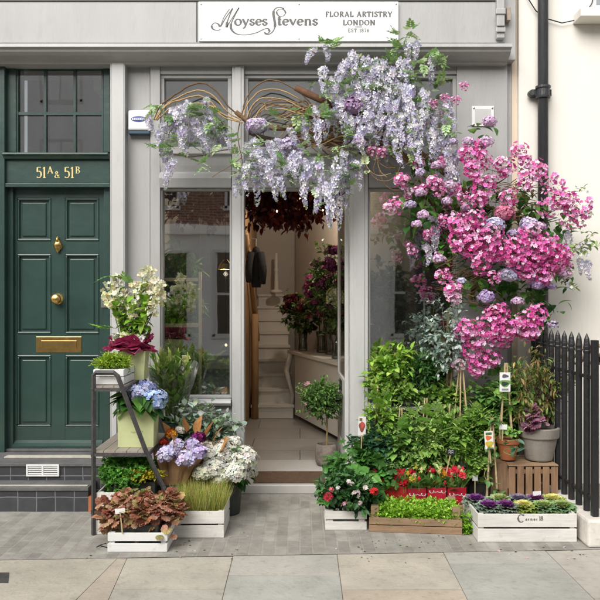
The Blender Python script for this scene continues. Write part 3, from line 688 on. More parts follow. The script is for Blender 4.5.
for a,b in cs:
    for c,d in rs:
        g=frame(a+.1,b-.1,c+.1,d-.1,2.2,YD-.008,YD+.0115)
        pn=put('door_panel',g,M['green'],gd,bevel=.006); put('panel_field',G().pbox(a+5,b-5,c+5,d-5,YD+.002,YD+.0118),M['green'],pn,bevel=.008)
zt2=Z_(440,YD); g=G().prof_x([(YD,zt2),(YD-.02,zt2-.02),(YD-.045,zt2-.04),(YD-.045,zt2-.055),(YD,zt2-.055)],A+.01,Bx-.01); put('weather_board',g,M['green'],gd)
g=G(); c=at(58.5,246,YD); R90=[[1,0,0],[0,0,-1],[0,1,0]]
g.lathe([(0,.0),(.034,.002),(.036,.008),(.028,.014),(.0,.018)],c+[0,0,0],20,R=R90); g.tube([c+[0,-.03,.07],c+[0,-.03,.03]],[.006,.012],8)
g.lathe([(.0,.075),(.006,.07),(.01,.05),(.02,.04),(.034,.012),(.03,-.01),(.014,-.03),(.018,-.04),(.006,-.048),(0,-.062)],c+[0,-.02,0],18,sy=.6); g.tube([c+[0,.0,.062],c+[0,-.03,.062]],.006,6)
put('door_knocker',g,M['brass'],gd,smooth=True)
g=G(); c=at(58,299,YD); g.lathe([(.045,0),(.043,.008),(.018,.012),(.016,.03),(.032,.04),(.041,.052),(.039,.065),(.026,.075),(0,.078)],c,24,R=R90); put('door_knob',g,M['brass'],gd,smooth=True)
g=G().pbox(36,81.5,336.5,352.5,YD-.006,YD); lp=put('letter_plate',g,M['brass'],gd,bevel=.003)
put('letter_flap',G().pbox(41,76.5,340.5,348.5,YD-.012,YD-.0062),M['brass'],lp,bevel=.003)
g=G().pbox(101,108,295,307.5,.018,.0295); ls=put('lock_plate',g,M['chrome'],gd,bevel=.004)
c=at(104.5,299,.018); put('lock_cylinder',G().lathe([(.02,0),(.018,.01),(.0,.012)],c,16,R=R90),M['brass'],ls,smooth=True)
# steps
xl=-3.6
g=G(); g.box(xl,-1.52,-.60,-.395,.0,.152); g.box(xl,X_(113,-.4),-.394,.036,.0,.28); stp=put('entrance_steps',g,M['tile'],shop)
g=G(); g.box(xl,-1.515,-.612,-.3955,.1525,.178); g.box(xl,X_(113.5,-.4),-.406,.06,.2805,.306); put('stone_tread',g,M['tread'],shop,bevel=.004)
g=G(); g.box(xl,-1.53,-.585,-.548,.1785,.183); g.box(X_(6,-.2),X_(104,-.2),-.24,-.165,.3065,.317); put('pale_nosing',g,M['nosing'],shop,bevel=.002)
g=G().box(xl,X_(110,-.3),.0,.11,.307,.327); put('door_sill',g,M['tread'],shop,bevel=.003)
v=G(); a,b,c,d=26,59,464.5,476.5
v.pbox(a,b,c,c+1.6,-.412,-.395); v.pbox(a,b,d-1.6,d,-.412,-.395); v.pbox(a,a+1.8,c+1.6,d-1.6,-.412,-.395); v.pbox(b-1.8,b,c+1.6,d-1.6,-.412,-.395); v.pbox(41.6,43.4,c+1.6,d-1.6,-.411,-.395)
for k in range(4): v.pbox(a+1.8,b-1.8,c+2.2+k*2.1,c+3.4+k*2.1,-.408,-.399)
put('air_vent',v,M['crate2'],shop,bevel=.001)
put('clay_block',G().box(-1.519,-1.485,-.60,-.50,0,.11),M['terra'],label='small terracotta brick standing at the end of the lower tiled step',cat='brick')

# ================================================================ sign, alarm box, plaque
YS=-.128
g=G().pbox(198.5,398.5,1.5,41,YS-.018,YS+.0005); sign=put('shop_sign',g,M['sign'],bevel=.002,label='long white shop sign with grey serif lettering fixed on the fascia',cat='shop sign')
def sg(x,y): return ((205+x/5)-198.5)/200, 0
g=G(); YL=YS-.0185
def sp(pts,wf=1.,thin=.3,thick=.9):
    k=(YL-CY)/FP
    q=[((205+x/5-300)*k,(300-y/5)*k) for x,y in pts]
    stroke(g,q,1.,thin*k*wf*1.6,thick*k*wf*2.4,1.,(0,YL,EH),col=(1,1,1))
sp([(78,146),(62,152),(40,145),(34,128),(48,114),(66,120),(78,132),(104,88),(138,42)])
sp([(78,130),(96,84),(122,46)],.8)
sp([(138,42),(126,70),(112,108),(108,136)],1.2)
sp([(108,136),(140,84),(170,38)],.9)
sp([(170,38),(146,84),(130,122),(134,150),(160,170),(205,174),(255,164),(290,148),(312,142),(322,156),(312,168),(296,162)],1.1)
sp([(362,72),(358,58),(372,46),(392,48),(402,62),(394,78),(374,82),(362,72)],.8)
sp([(396,44),(372,36),(350,44),(342,66),(347,100),(350,128),(340,156),(318,172),(298,168)],1.15)
k=(YL-CY)/FP
def stx(s,x0,x1,ybase,h,**kw): text(g,s,((205+x0/5-300)*k,YL,EH+(300-ybase/5)*k),h*k,fit=(x1-x0)/5*k,**kw)
stx('oyses',146,314,126,12.2,thin=.08,thick=.2); stx('tevens',360,566,126,12.2,thin=.08,thick=.2)
def st2(s,x0,x1,ybase,h,**kw): text(g,s,((x0-300)*k,YL,EH+(300-ybase)*k),h*k,fit=(x1-x0)*k,**kw)
put('lettering',g,M['letter'],sign); g=G()
st2('FLORAL ARTISTRY',325,392.5,16.8,5.2,thin=.12,thick=.27); st2('LONDON',342.5,375.5,25.2,5.2,thin=.12,thick=.27); st2('EST 1876',347.5,369.5,32.2,3.6,thin=.1,thick=.2)
g.pbox(355,362,26.6,27.0,YL-.0012,YL)
put('lettering',g,M['letter'],sign)
for px in (201,299,396):
    for py in (4,38.5): put('screw',G().lathe([(.006,0),(.006,.003),(0,.004)],at(px,py,YL),10,R=R90),M['chrome'],sign)

g=G().pbox(128,150,110,130,-.07,-.0005); al=put('alarm_box',g,M['sign'],bevel=.012,label='white burglar alarm box with a blue oval badge on the grey wall',cat='alarm box')
put('alarm_base',G().pbox(128.4,149.6,130.2,134,-.06,-.0005),paint('navy_plastic',(.03,.07,.11),.4,.1,10,0),al,bevel=.006)
g=G(); c=at(138.7,119,-.0705); n=28; t=np.linspace(0,2*PI,n,endpoint=False)
def ell(rx,rz,y,col): 
    V=np.stack([c[0]+rx*np.cos(t),np.full(n,y),c[2]+rz*np.sin(t)],-1); g.raw(np.concatenate([V,[[c[0],y,c[2]]]]),[np.array([[i,(i+1)%n,n] for i in range(n)])],col)
ell(.060,.022,-.0722,(.03,.05,.25)); g.box(c[0]-.052,c[0]+.052,-.0745,-.0724,c[2]-.009,c[2]+.009,col=(.75,.78,.85)); text(g,'BANHAM',(c[0]-.046,-.0747,c[2]-.006),.012,fit=.092,col=(.04,.07,.35),thin=.12,thick=.24,th=.0004)
put('badge',g,M['vc'],al)
g=G().pbox(472,494,106,126,-.042,-.0305); pq=put('wall_plaque',g,M['sign'],bevel=.002,label='small square glass plaque screwed to the grey pier above the pink flowers',cat='plaque')
for px in (473.8,492.2):
    for py in (107.8,124.2): put('screw',G().lathe([(.007,0),(.007,.006),(0,.007)],at(px,py,-.0425),10,R=R90),M['chrome'],pq)
put('plaque_face',G().pbox(475,491,109,123,-.0435,-.0425),M['graylt'],pq)

# ================================================================ neighbouring cream house, pipe, cable
nb=thing('cream_house','cream rendered house wall with a pale window sill next to the shop','house',(2.9,0,0))
put('wall_return',G().box(X_(512)+.002,X_(517.5),.015,.3,0,9),M['creamshade'],nb)
put('wall',G().box(X_(517.5)+.001,9,-.03,.3,0,9),M['cream'],nb,bevel=.004)
g=G(); a=at(581,16,-.2); g.box(a[0],4.6,-.2,-.031,a[2],a[2]+.07); put('window_sill',g,M['cream'],nb,bevel=.006)
f=put('sash_window',G().box(a[0]+.1,4.4,-.045,-.0305,a[2]+.072,5.8),M['curtain'],nb); put('pane',G().box(a[0]+.18,4.3,-.05,-.046,a[2]+.15,5.7),M['glass2'],f)
g=G(); px=543; x=X_(px,-.1)
pp=thing('drain_pipe','black cast iron downpipe with an eared socket on the cream wall','downpipe',(x,-.1,0))
put('pipe_shaft',G().tube([(x,-.1,0),(x,-.1,9)],.040,20),M['pipe'],pp,smooth=True)
g=G(); zc=Z_(92,-.1); g.lathe([(.041,-.05),(.055,-.05),(.057,-.035),(.049,-.03),(.049,.02),(.058,.028),(.058,.045),(.041,.05)],(x,-.1,zc),20); put('socket',g,M['pipe'],pp,smooth=False)
g=G(); g.box(x-.085,x+.075,-.085,-.03,zc-.028,zc+.028); g.tube([(x-.085,-.05,zc-.005),(x-.085,-.1,zc-.005)],.026,12); put('pipe_bracket',g,M['pipe'],pp,bevel=.006)
cb=[at(px,py,-.06) for px,py in ((524,-14),(529,0),(536,11),(548,19),(562,23),(576,20),(587,11),(592,3),(594,-8))]
put('cable',G().tube(cb,.0045,6),M['black'],smooth=True,label='thin black cable looping in front of the downpipe at the top',cat='cable')
cb=[at(px,py,-.125) for px,py in ((-20,3.2),(0,3.3),(4,3.6))]

# ================================================================ railings
XR=1.84
fe=thing('iron_railings','black iron railings with spear tops on a white stone plinth','railings',(XR,-.7,0))
put('plinth',G().box(1.765,1.95,-1.36,-.035,0,.17).box(1.951,4.2,-1.36,-1.18,0,.17),M['plinth'],fe,bevel=.015)
g=G(); g.box(1.76,1.775,-1.365,-1.30,0,.1)
def spear(g,x,y,z0,z1,r=.022):
    g.tube([(x,y,z0),(x,y,z1-.13)],r,8); g.lathe([(r,0),(r*1.12,.005),(r*1.12,.015),(r*1.,.02),(r*1.1,.04),(r*.8,.09),(0,.13)],(x,y,z1-.13),8)
ys=[-.10-.131*i for i in range(9)]
for i,y in enumerate(ys):
    g=G(); spear(g,XR,y,.171,1.31); put('bar',g,M['black'],fe)
g=G(); g.box(XR-.02,XR+.02,-1.292,-1.252,.171,1.27); put('post',g,M['black'],fe,bevel=.004)
for i in range(9):
    g=G(); spear(g,XR+.17+.16*i,-1.272,.171,1.31); put('bar',g,M['black'],fe)
g=G(); g.box(XR-.008,XR+.008,-1.244,-.03,1.02,1.04); g.box(XR-.008,XR+.008,-1.244,-.03,.26,.28); g.box(XR+.03,3.6,-1.28,-1.264,1.13,1.165); put('rail',g,M['black'],fe)
put('porch_floor',G().box(1.951,6,-1.179,-.031,0,.06),M['clay'],kind='structure')

# ================================================================ houses across the street (seen in the reflections)
def opp(x0,x1,h,Y,label,wallm):
    o=thing('terraced_house',label,'house',((x0+x1)/2,Y,0))
    put('wall',G().box(x0,x1,Y-6,Y,0,5.35),M[wallm],o); put('upper_wall',G().box(x0,x1,Y-6,Y+.05,5.351,h),M['coolwall'],o)
    put('ground_floor',G().box(x0+.01,x1-.01,Y,Y+.12,0,3.3).box(x0,x1,Y,Y+.3,3.3,3.55),M['coolwall'],o)
    n=max(2,int((x1-x0)/2.3))
    for r in range(3):
        for i in range(n):
            cx=x0+(i+.5)*(x1-x0)/n; z=4.1+r*2.9
            if z+1.8>h: continue
            f=put('sash_window',frame2(cx,Y,z,1.05,1.75),M['curtain'],o); put('pane',G().box(cx-.5,cx+.5,Y+.01,Y+.02,z,z+1.7),M['black'],f)
    for i in range(n):
        cx=x0+(i+.5)*(x1-x0)/n
        f=put('shop_window',frame2(cx,Y+.12,.6,1.7,2.2),M['curtain'],o); put('pane',G().box(cx-.8,cx+.8,Y+.125,Y+.13,.6,2.8),M['black'],f)
    put('parapet',G().box(x0,x1,Y-.3,Y+.12,h,h+.25),M['cream'],o)
def frame2(cx,Y,z,w,h):
    g=G(); t=.07
    for q in ((cx-w/2-t,cx-w/2,z-t,z+h+t),(cx+w/2,cx+w/2+t,z-t,z+h+t),(cx-w/2,cx+w/2,z+h,z+h+t),(cx-w/2-.1,cx+w/2+.1,z-t-.05,z),(cx-w/2,cx+w/2,z+h/2-.03,z+h/2+.03),(cx-.02,cx+.02,z,z+h)): g.box(q[0],q[1],Y+.0,Y+.06,q[2],q[3])
    return g
opp(-16,-5.2,9.2,-14,'pale grey rendered terraced house across the street, reflected to the left','coolwall')
opp(-5.1,4.6,8.6,-14,'red brick terraced house directly across the street, reflected in the shop glass','brick')
opp(4.7,15,9.0,-14,'pale rendered terraced house across the street, reflected to the right','coolwall')

tr=thing('street_tree','leafy street tree standing across the road, seen in the reflections of the right window','tree',(2.7,-12,0))
put('trunk',G().tube([(2.7,-12,-.1),(2.75,-12,1.5),(2.65,-12,3.2),(2.9,-12,5)],[.16,.13,.11,.05],10,col=(.12,.10,.08)).tube([(2.7,-12,2.4),(2.1,-11.8,3.6),(1.8,-11.6,4.6)],[.07,.05,.03],8,col=(.12,.10,.08)).tube([(2.7,-12,2.8),(3.5,-12.1,3.9),(3.9,-12,4.8)],[.07,.05,.03],8,col=(.12,.10,.08)),M['twig'],tr)
g=G()
for cc,rr,nn in (((2.0,-11.8,4.3),(1.0,.9,.9),50),((3.5,-12,4.6),(1.1,.9,1.0),60),((2.7,-12,5.6),(1.2,1.,1.),60),((2.5,-11.7,3.2),(.9,.6,.5),24)): crown(g,cc,rr,nn,6,.4,.19,OV,['6f8f4c','7d9c54'],['2c4422','34502a'],front=0)
put('crown',g,M['leaf'],tr)
# ================================================================ interior furnishing
mt=G().box(-.37,.20,-.07,.29,.0705,.083); put('doormat',mt,M['mat'],label='brown coir doormat lying on the pale shop threshold',cat='doormat',bevel=.004)
ct=thing('shop_counter','white counter along the right side of the shop with curved front legs','counter',(.3,1.9,FZ))
put('countertop',slant(G(),0,.44,.86,.90,0,1.0),M['inwhite'],ct,bevel=.005)
put('front_panel',slant(G(),.04,.03,FZ+.06,.859,.08,.97),M['inwhite'],ct); put('back_panel',slant(G(),.40,.03,FZ,.859,.02,.97),M['inwhite'],ct)
for t in (.03,):
    A_=np.array([-.16,3.2])*(1-t)+np.array([.585,.75])*t
    put('leg',G().tube([(A_[0]+.03,A_[1],.86),(A_[0]-.03,A_[1],.65),(A_[0]+.05,A_[1],.35),(A_[0]+.02,A_[1],FZ)],[.04,.035,.022,.03],8),M['inwhite'],ct,smooth=True)
def onC(t,off=.2):
    A=np.array([-.16,3.2]);Bp=np.array([.585,.75]); d=(Bp-A)/np.linalg.norm(Bp-A); n=np.array([-d[1],d[0]]); n=n if n[0]>0 else -n
    p=A+(Bp-A)*t+n*off; return p
ibs=[('dark burgundy bouquet in a glass vase at the far end of the counter',.08,.30,.17,['6a2433','853a4c','4a2a26'],.62,5),
 ('plum and magenta flowers in a tall vase on the shop counter',.34,.62,.2,['9b3f70','b05a88','7a3058'],.60,6),
 ('tall dark purple bouquet rising highest on the shop counter',.56,.80,.21,['6d3058','8a4674','a0588a'],.62,6),
 ('pink and red roses in a vase in the middle of the shop counter',.22,.40,.16,['c8788a','a84a60','e0a8ac'],.3,6),
 ('white and lime hydrangeas in a vase at the near end of the counter',.66,.36,.17,['dde2bc','eceddc','b8ca84'],.5,7),
 ('mixed mauve bouquet in a vase at the nearest end of the counter',.84,.50,.18,['b888b0','d4aec6','9a688e'],.7,7)]
for i,(lb,t,h,r,cs_,_,ln) in enumerate(ibs):
    p=onC(t,.14+.12*(i%2)); b=(p[0],p[1],.901)
    o=thing('vase_bouquet',lb,'bouquet',b,'bouquets on the shop counter')
    put('vase',G().lathe([(0,0),(.055,0),(.06,.01),(.05,.12),(.065,.25),(.06,.25),(.045,.12),(.05,.015),(0,.012)],b,14),M['dglass'],o,smooth=True)
    g=G(); st=G(); c=np.array(b)+[0,0,.25+h*.75]
    crown(g,c,(r*1.2,r*1.2,r*1.35),110,5,.1,.06,OV,['6b8a4c','7d9a54','5a7a3c'],['2d4524','344a28'],stem=st)
    for k in range(14): a=U(0,6.28); rr=r*.5; st.tube([np.array(b)+[math.cos(a)*.03,math.sin(a)*.03,.02],c+[math.cos(a)*rr,math.sin(a)*rr,-r*.3]],.003,4,col=hexc('3d5a2a'))
    put('foliage',g,M['leaf'],o); put('stems',st,M['leaf'],o)
    for k in range(20):
        u=unit(1)[0]; u[1]=-abs(u[1])*.8 if k%4 else u[1]; u[2]=abs(u[2]) if k%3 else u[2]
        g=G(); hm=head_mesh('h',U(.045,.07),50,cs_,fs=.4); g=hm; 
        V=np.concatenate(g.v); g.v=[v+c+u*[r*1.25,r*1.25,r*1.4] for v in g.v]; put('bloom',g,M['petal'],o)
# hanging dried red foliage above the doorway
for i,(x,y,z,lb) in enumerate([(-.12,.75,2.46,'large hanging swag of dark red dried leaves inside above the doorway'),(-.85,.55,2.42,'smaller dark red hanging leaf cluster behind the left shop window')]):
    o=thing('hanging_foliage',lb,'hanging foliage',(x,y,z),'hanging red foliage'); g=G(); st=G()
    crown(g,(x,y,z),(.50 if i==0 else .25,.3,.20 if i==0 else .2),420 if i==0 else 150,6,.16,.07,OV,['6d1c1a','8a2f22','4f1218'],['22090a','2d0d0d'],up=-.35,hollow=.2,stem=st)
    st.tube([(x,y,z),(x,y,3.25)],.006,5,col=(.05,.03,.02))
    put('leaves',g,M['leaf'],o); put('twigs',st,M['twig'],o)
fl_=thing('fairy_lights','string of tiny warm lights woven through the hanging red foliage','fairy lights',(-.1,.7,2.3))
pts=[(-.5+.1*i,.50+.05*math.sin(i*2),2.36+.06*math.sin(i*1.7)) for i in range(10)]
put('wire',G().tube(pts,.002,4),M['black'],fl_)
for p in pts[1:-1:2]: put('bulb',G().lathe([(0,-.012),(.007,-.006),(.007,.004),(0,.012)],np.array(p)+[0,0,-.014],8),M['bulb'],fl_)
# jacket
jk=thing('hanging_jacket','black jacket hanging on a hook at the left inside the doorway','jacket',(-.44,2.2,1.6))
jx,jy=-.49,2.3
put('jacket_body',G().lathe([(.02,.0),(.07,-.02),(.10,-.07),(.105,-.25),(.11,-.42),(.10,-.46),(0,-.46)],(jx,jy,2.12),18,sx=.5,sy=.45,wob=.06),M['cloth'],jk,smooth=True)
put('sleeve',G().tube([(jx-.05,jy-.02,2.05),(jx-.08,jy-.05,1.85),(jx-.07,jy-.08,1.72)],[.045,.045,.035],8),M['cloth'],jk,smooth=True)
put('sleeve',G().tube([(jx+.05,jy-.02,2.05),(jx+.08,jy-.05,1.85),(jx+.075,jy-.08,1.70)],[.045,.045,.035],8),M['cloth'],jk,smooth=True)
put('hook',G().tube([(jx,jy,2.12),(jx,jy,2.2),(jx-.2,jy,2.22)],.008,6),M['chrome'],jk)
# stool, candlestick
sx_,sy_=-.04,2.8
cx,cy_=-.33,4.3
put('newel_lamp',G().lathe([(0,0),(.09,0),(.09,.03),(.03,.05),(.025,.3),(.035,.32),(.02,.34),(.018,.55),(0,.55)],(cx,cy_,1.62),16),M['inwhite'],smooth=True,label='slim white candlestick standing at the head of the staircase',cat='candlestick')
# ladder shelf behind the left window
ls=thing('ladder_shelf','slim pale wooden shelf ladder displayed behind the left window','shelf',(-1.1,.35,FZ))
for x in (X_(161,.14),X_(200,.14)): put('post',G().box(x-.012,x+.012,.14,.165,FZ,1.75),M['palewood'],ls)
for py in (279,325,372): 
    put('shelf',G().box(X_(161,.14)+.0125,X_(200,.14)-.0125,.12,.26,Z_(py+2.2,.12),Z_(py-1.2,.12)),M['palewood'],ls)
def potplant(name,label,cat,c,rp,hp,potmat,cr,nspr,lps,ls_,T,light,dark,group=None,slen=.12,trunk=None,wide=1.,lift=.3,up=.5,spray=None):
    c=np.array(c,float); o=thing(name,label,cat,c,group)
    put('pot',G().lathe([(0,0),(rp*.72,0),(rp*.8,hp*.1),(rp*.97,hp*.85),(rp*1.05,hp*.86),(rp*1.05,hp),(rp*.9,hp),(rp*.88,hp*.9)],c,24),M[potmat],o,smooth=False)
    put('soil',G().lathe([(0,hp*.93),(rp*.87,hp*.9)],c,16),M['soil'],o)
    g=G(); st=G(); cc=c+[0,0,hp+lift]; crown(g,cc,cr,nspr,lps,slen,ls_,T,light,dark,stem=st,up=up)
    st.tube([c+[0,0,hp*.9],c+[.01,0,hp+lift*.6],cc],trunk or .006,6,col=hexc('6a5a3a'))
    put('foliage',g,M['leaf'],o); put('stems',st,M['twig'],o); return o
BRT_=['94c45c','a8d070','84b44c']; GRN=['7fac48','82ad48','5d8a3a']; DKG=['1f3a1c','2a4a22','24401f']; MID=['4f7a38','5e8a40','3f6a33']
potplant('potted_plant','leafy green pot plant low behind the left window, left of the pair','potted plant',(X_(180,.3),.32,.62),.09,.15,'planter',(.17,.12,.16),90,6,.07,OV,GRN,MID,'plants behind the left window',lift=.14)
potplant('potted_plant','leafy green pot plant low behind the left window, right of the pair','potted plant',(X_(213,.3),.34,.62),.08,.13,'plastic',(.13,.12,.13),70,6,.07,OV,BRT_,MID,'plants behind the left window',lift=.12)
put('display_bench',G().box(X_(162),X_(231),.21,.55,.56,.60).box(X_(164),X_(229),.24,.27,FZ,.56),M['inwhite'],label='low white display bench behind the left shop window',cat='bench')
potplant('tall_plant','tall dark leafy plant standing behind the left window against the ladder shelf','plant',(X_(174,.4),.42,.601),.1,.2,'plastic',(.17,.12,.55),200,6,.09,LANCE,GRN,MID,lift=.62,trunk=.008)
o=thing('lily_plant','white lily blooms leaning out behind the left window','lily',(X_(187,.4),.4,1.1)); c=at(187,306,.30)
g=G(); g.scatter(flowerT(6,.2,.5,.5),c+unit(5)*.04,rotm(unit(5)*.5+[0,-1,.1]),.14,(.75,.75,.68)); put('bloom',g,M['petal'],o)
g=G(); g.tube([c+[0,0,0],c+[-.1,.05,.06],c+[-.22,.06,-.1],c+[-.25,.05,-.6]],.004,5,col=hexc('5d8a3a')); g.scatter(LANCE,[c+[-.1-.02*i,.05,.05-.06*i] for i in range(6)],rotm(unit(6)),.12,hexc('5d8a3a')); put('stem',g,M['leaf'],o)
put('price_card',G().pbox(214.5,226,387,394,.10,.103),paint('pink_card',(.75,.45,.45),.6,.1),label='small pink card propped inside the left shop window',cat='card')
# things behind the right window
potplant('trained_tree','small bare-stemmed tree in a clay planter behind the right window','tree',(X_(420,.5),.5,.95),.12,.16,'planter',(.22,.16,.15),90,6,.06,OV,['4a6a3c','5a7a48'],DKG,lift=.38,trunk=.012)
put('display_bench',G().box(X_(372),X_(456),.25,.7,.90,.945).box(X_(375),X_(453),.28,.31,FZ,.899),M['inwhite'],label='taller white display bench behind the right shop window',cat='bench')
potplant('potted_fern','light green leafy plant behind the right window on the left','potted plant',(X_(385,.5),.45,.946),.08,.12,'plastic',(.14,.12,.35),60,6,.08,OV,['7d8a5c','8f9a6a'],['4a5a3c','3a4a30'],lift=.4)
# interior lamp (warm light is visible inside the shop)
il=thing('pendant_lamp','small warm ceiling lamp glowing inside the shop','lamp',(.1,2.2,2.75))
put('cord',G().tube([(.1,2.2,3.25),(.1,2.2,2.86)],.004,5),M['black'],il); put('shade',G().lathe([(.02,.12),(.09,.06),(.11,0),(.105,0),(.085,.055),(.02,.11)],(.1,2.2,2.75),18),M['brass'],il); put('bulb',G().lathe([(0,-.03),(.03,-.01),(.03,.02),(.01,.05)],(.1,2.2,2.77),12),M['bulb'],il,smooth=True)
ld=bpy.data.lights.new('lamp_light','POINT'); lo=bpy.data.objects.new('lamp_light',ld); COL.objects.link(lo); ld.energy=32; ld.color=(1,.84,.68); ld.shadow_soft_size=.05; lo.location=(.1,2.2,2.68)

# ================================================================ crates
def crate(name,label,x,y,w,d,h,mat,slats=2,rotz=0.,post=.028,th=.012,gap=.35,posth=None,floor=True,group=None,cat='crate',z=0.,bottomgap=.0,extra=None):
    g=G(); ph=posth or h; x0,x1,y0,y1=-w/2,w/2,0,d
    for (a,b) in ((x0+th,y0+th),(x1-th-post,y0+th),(x0+th,y1-th-post),(x1-th-post,y1-th-post)):
        g.box(a,a+post,b,b+post,.002,ph)
    hh=h/(slats+gap*(slats-1)) ; k=0.
    for i in range(slats):
        za=k+.001; zb=k+hh; k=zb+hh*gap
        j=lambda: U(-.001,.001)
        g.box(x0+j(),x1+j(),y0,y0+th-.0005,za,zb+j()); g.box(x0,x1,y1-th+.0005,y1,za,zb+j())
        g.box(x0+.001,x0+th-.0005,y0+th,y1-th,za+.001,zb); g.box(x1-th+.0005,x1-.001,y0+th,y1-th,za+.001,zb)
    if floor: g.box(x0+th+.001,x1-th-.001,y0+th+.001,y1-th-.001,.004,.014)
    if extra: extra(g)
    R=Matrix.Rotation(rotz,3,'Z')
    me=g.mesh(name,M[mat]); o=bpy.data.objects.new(name,me); link(o,None,(x,y,z)); o.rotation_euler=(0,0,rotz)
    b=o.modifiers.new('Bevel','BEVEL'); b.width=.0018; b.segments=1; b.limit_method='ANGLE'
    return tag(o,label,cat,group)
# left side
crate('slatted_crate','small glossy white slatted crate holding the red-brown heuchera',-.98,-1.43,.36,.27,.115,'crate2',2,.0,gap=.3)
crate('wooden_crate','whitewashed wooden crate filled with yellow-green heather grass',-.645,-1.17,.32,.36,.17,'crate',2,.0,gap=.12)
crate('wooden_crate','whitewashed crate of parsley standing under the metal plant stand',-1.15,-1.10,.34,.40,.27,'crate',2,.0,gap=.06)
crate('small_crate','miniature white crate of lime moss on the top shelf of the stand',-1.25,-1.07,.20,.30,.10,'crate2',2,.0,gap=.15,z=.967)
# right side
crate('small_crate','small whitewashed crate with pink and white balsam by the shop entrance',X_(346,-1.01),-1.01,.275,.26,.125,'crate',2,.0,gap=.28,post=.04)
crate('wooden_tray','low natural wood tray full of lime green stonecrop',X_(415.5,-1.08),-1.08,.60,.34,.095,'wood',2,-.10,gap=.08,posth=.165,post=.05)
crate('wooden_crate','large whitewashed crate with a printed mark and ornamental cabbages',X_(527.5,-1.25),-1.25,.622,.42,.175,'crate',2,.0,gap=.13)
g=G(); yl=-1.2512
text(g,'C',(X_(517.5,yl),yl,Z_(522.5,yl)),.052,thick=.22,thin=.08,th=.0004); text(g,'arner',(X_(525,yl),yl,Z_(520.5,yl)),.022,fit=.082,thick=.2,thin=.1,th=.0004); text(g,'18',(X_(539,yl),yl,Z_(520.5,yl)),.026,thick=.22,thin=.12,th=.0004)
crt=[o for o in COL.objects if o.get('label','').startswith('large whitewashed')][0]
pt=put('printed_mark',g,M['letter'],crt)
pt.matrix_parent_inverse=Matrix.Translation(-Vector(crt.location))
# upright brown crate
uc=thing('upright_crate','brown slatted wooden crate standing on end under the large grey clay pot','crate',(X_(533,-.75),-.75,0))
g=G(); x0,x1=X_(509,-.75),X_(558,-.75); zt=Z_(467,-.75); nW=6; w_=(x1-x0)/ (nW*1.32-.32)
for i in range(nW):
    a=x0+i*w_*1.32; g.box(a,a+w_,-.75,-.738,.002,zt+U(-.004,.004)); g.box(a,a+w_,-.43,-.418,.002,zt)
for z0 in (.02,zt-.05): g.box(x0,x1,-.7375,-.722,z0,z0+.03); g.box(x0,x1,-.446,-.4305,z0,z0+.03)
for i in range(2):
    for q in (x0,x1-.014): g.box(q,q+.014,-.7215,-.4465,.03+.17*i,.14+.17*i)
put('crate_slats',g,M['woodv'],uc,bevel=.0015)
g=G(); 
for i in range(3): g.box(x0-.003,x1+.003,-.752+.117*i,-.652+.117*i,zt+.005,zt+.015)
put('crate_top',g,M['wood'],uc,bevel=.0015)
crate('back_crate','tall brown wooden box half hidden behind the red tulip punnets',X_(412,-.5),-.52,.62,.3,.26,'wood',2,.0,gap=.12,posth=.36,post=.05)

# ================================================================ metal stand
sdx=-1.34
st_=thing('plant_stand','dark grey metal stepped plant stand with three wooden shelves','plant stand',(-1.15,-.8,0))
R_=.0135
def sq(g,pts,r=.016): 
    for a,b in zip(pts[:-1],pts[1:]): g.tube([a,b],r*1.2,4)
    return g
for k,y in enumerate((-1.11,-.47)):
    zt=1.05
    pts=[(-1.335,y,0),(-1.335,y,zt-.015),(-1.32,y,zt),(-1.205,y,zt),(-1.18,y,zt-.02),(-1.0,y,.55),(-.85,y,.24),(-.78,y,.0)]
    put('side_frame',G().tube(pts,.0155,4,cap=True),M['iron'],st_,smooth=False)
for z,xr in ((.95,-1.135),(.53,-.975),(.16,-.83)):
    if z==.16: xr=-.9
    g=G(); g.box(-1.352,xr,-1.118,-1.102,z-.022,z-.0005); g.box(-1.352,xr,-.478,-.462,z-.022,z-.0005); g.box(-1.352,-1.338,-1.1015,-.4785,z-.022,z-.0005); g.box(xr-.014,xr,-1.1015,-.4785,z-.022,z-.0005)
    sh=put('shelf_frame',g,M['iron'],st_)
    if z>.2:
        g=G(); nb_=3 if z>.9 else 5; ww=(xr+1.345)/nb_
        for i in range(nb_): g.box(-1.345+i*ww+.001,-1.345+(i+1)*ww-.002,-1.108,-.472,z,z+.014)
        put('shelf_board',g,M['shelfwood'],sh,bevel=.001)
put('wire',G().tube([(-1.18,-1.36,.004),(-1.23,-1.33,.006),(-1.235,-1.40,.02),(-1.20,-1.43,.045),(-1.17,-1.42,.05)],.003,5),M['black'],smooth=True,label='short piece of dark bent wire lying beside the heuchera crate',cat='wire')

# ================================================================ left-hand flowers
def plant(name,label,cat,loc,group=None): return thing(name,label,cat,loc,group)
# lime moss in small crate
o=plant('lime_moss','mound of bright lime green moss filling the miniature white crate','plant',(-1.25,-.93,1.0)); g=G()
crown(g,(-1.25,-.92,1.075),(.105,.13,.065),420,6,.028,.026,LANCE,['a9c43c','8fb52f','bcd052'],['4f7a1c','5f8f22'],up=.8,hollow=.3,topbias=.8); put('foliage',g,M['leaf'],o)
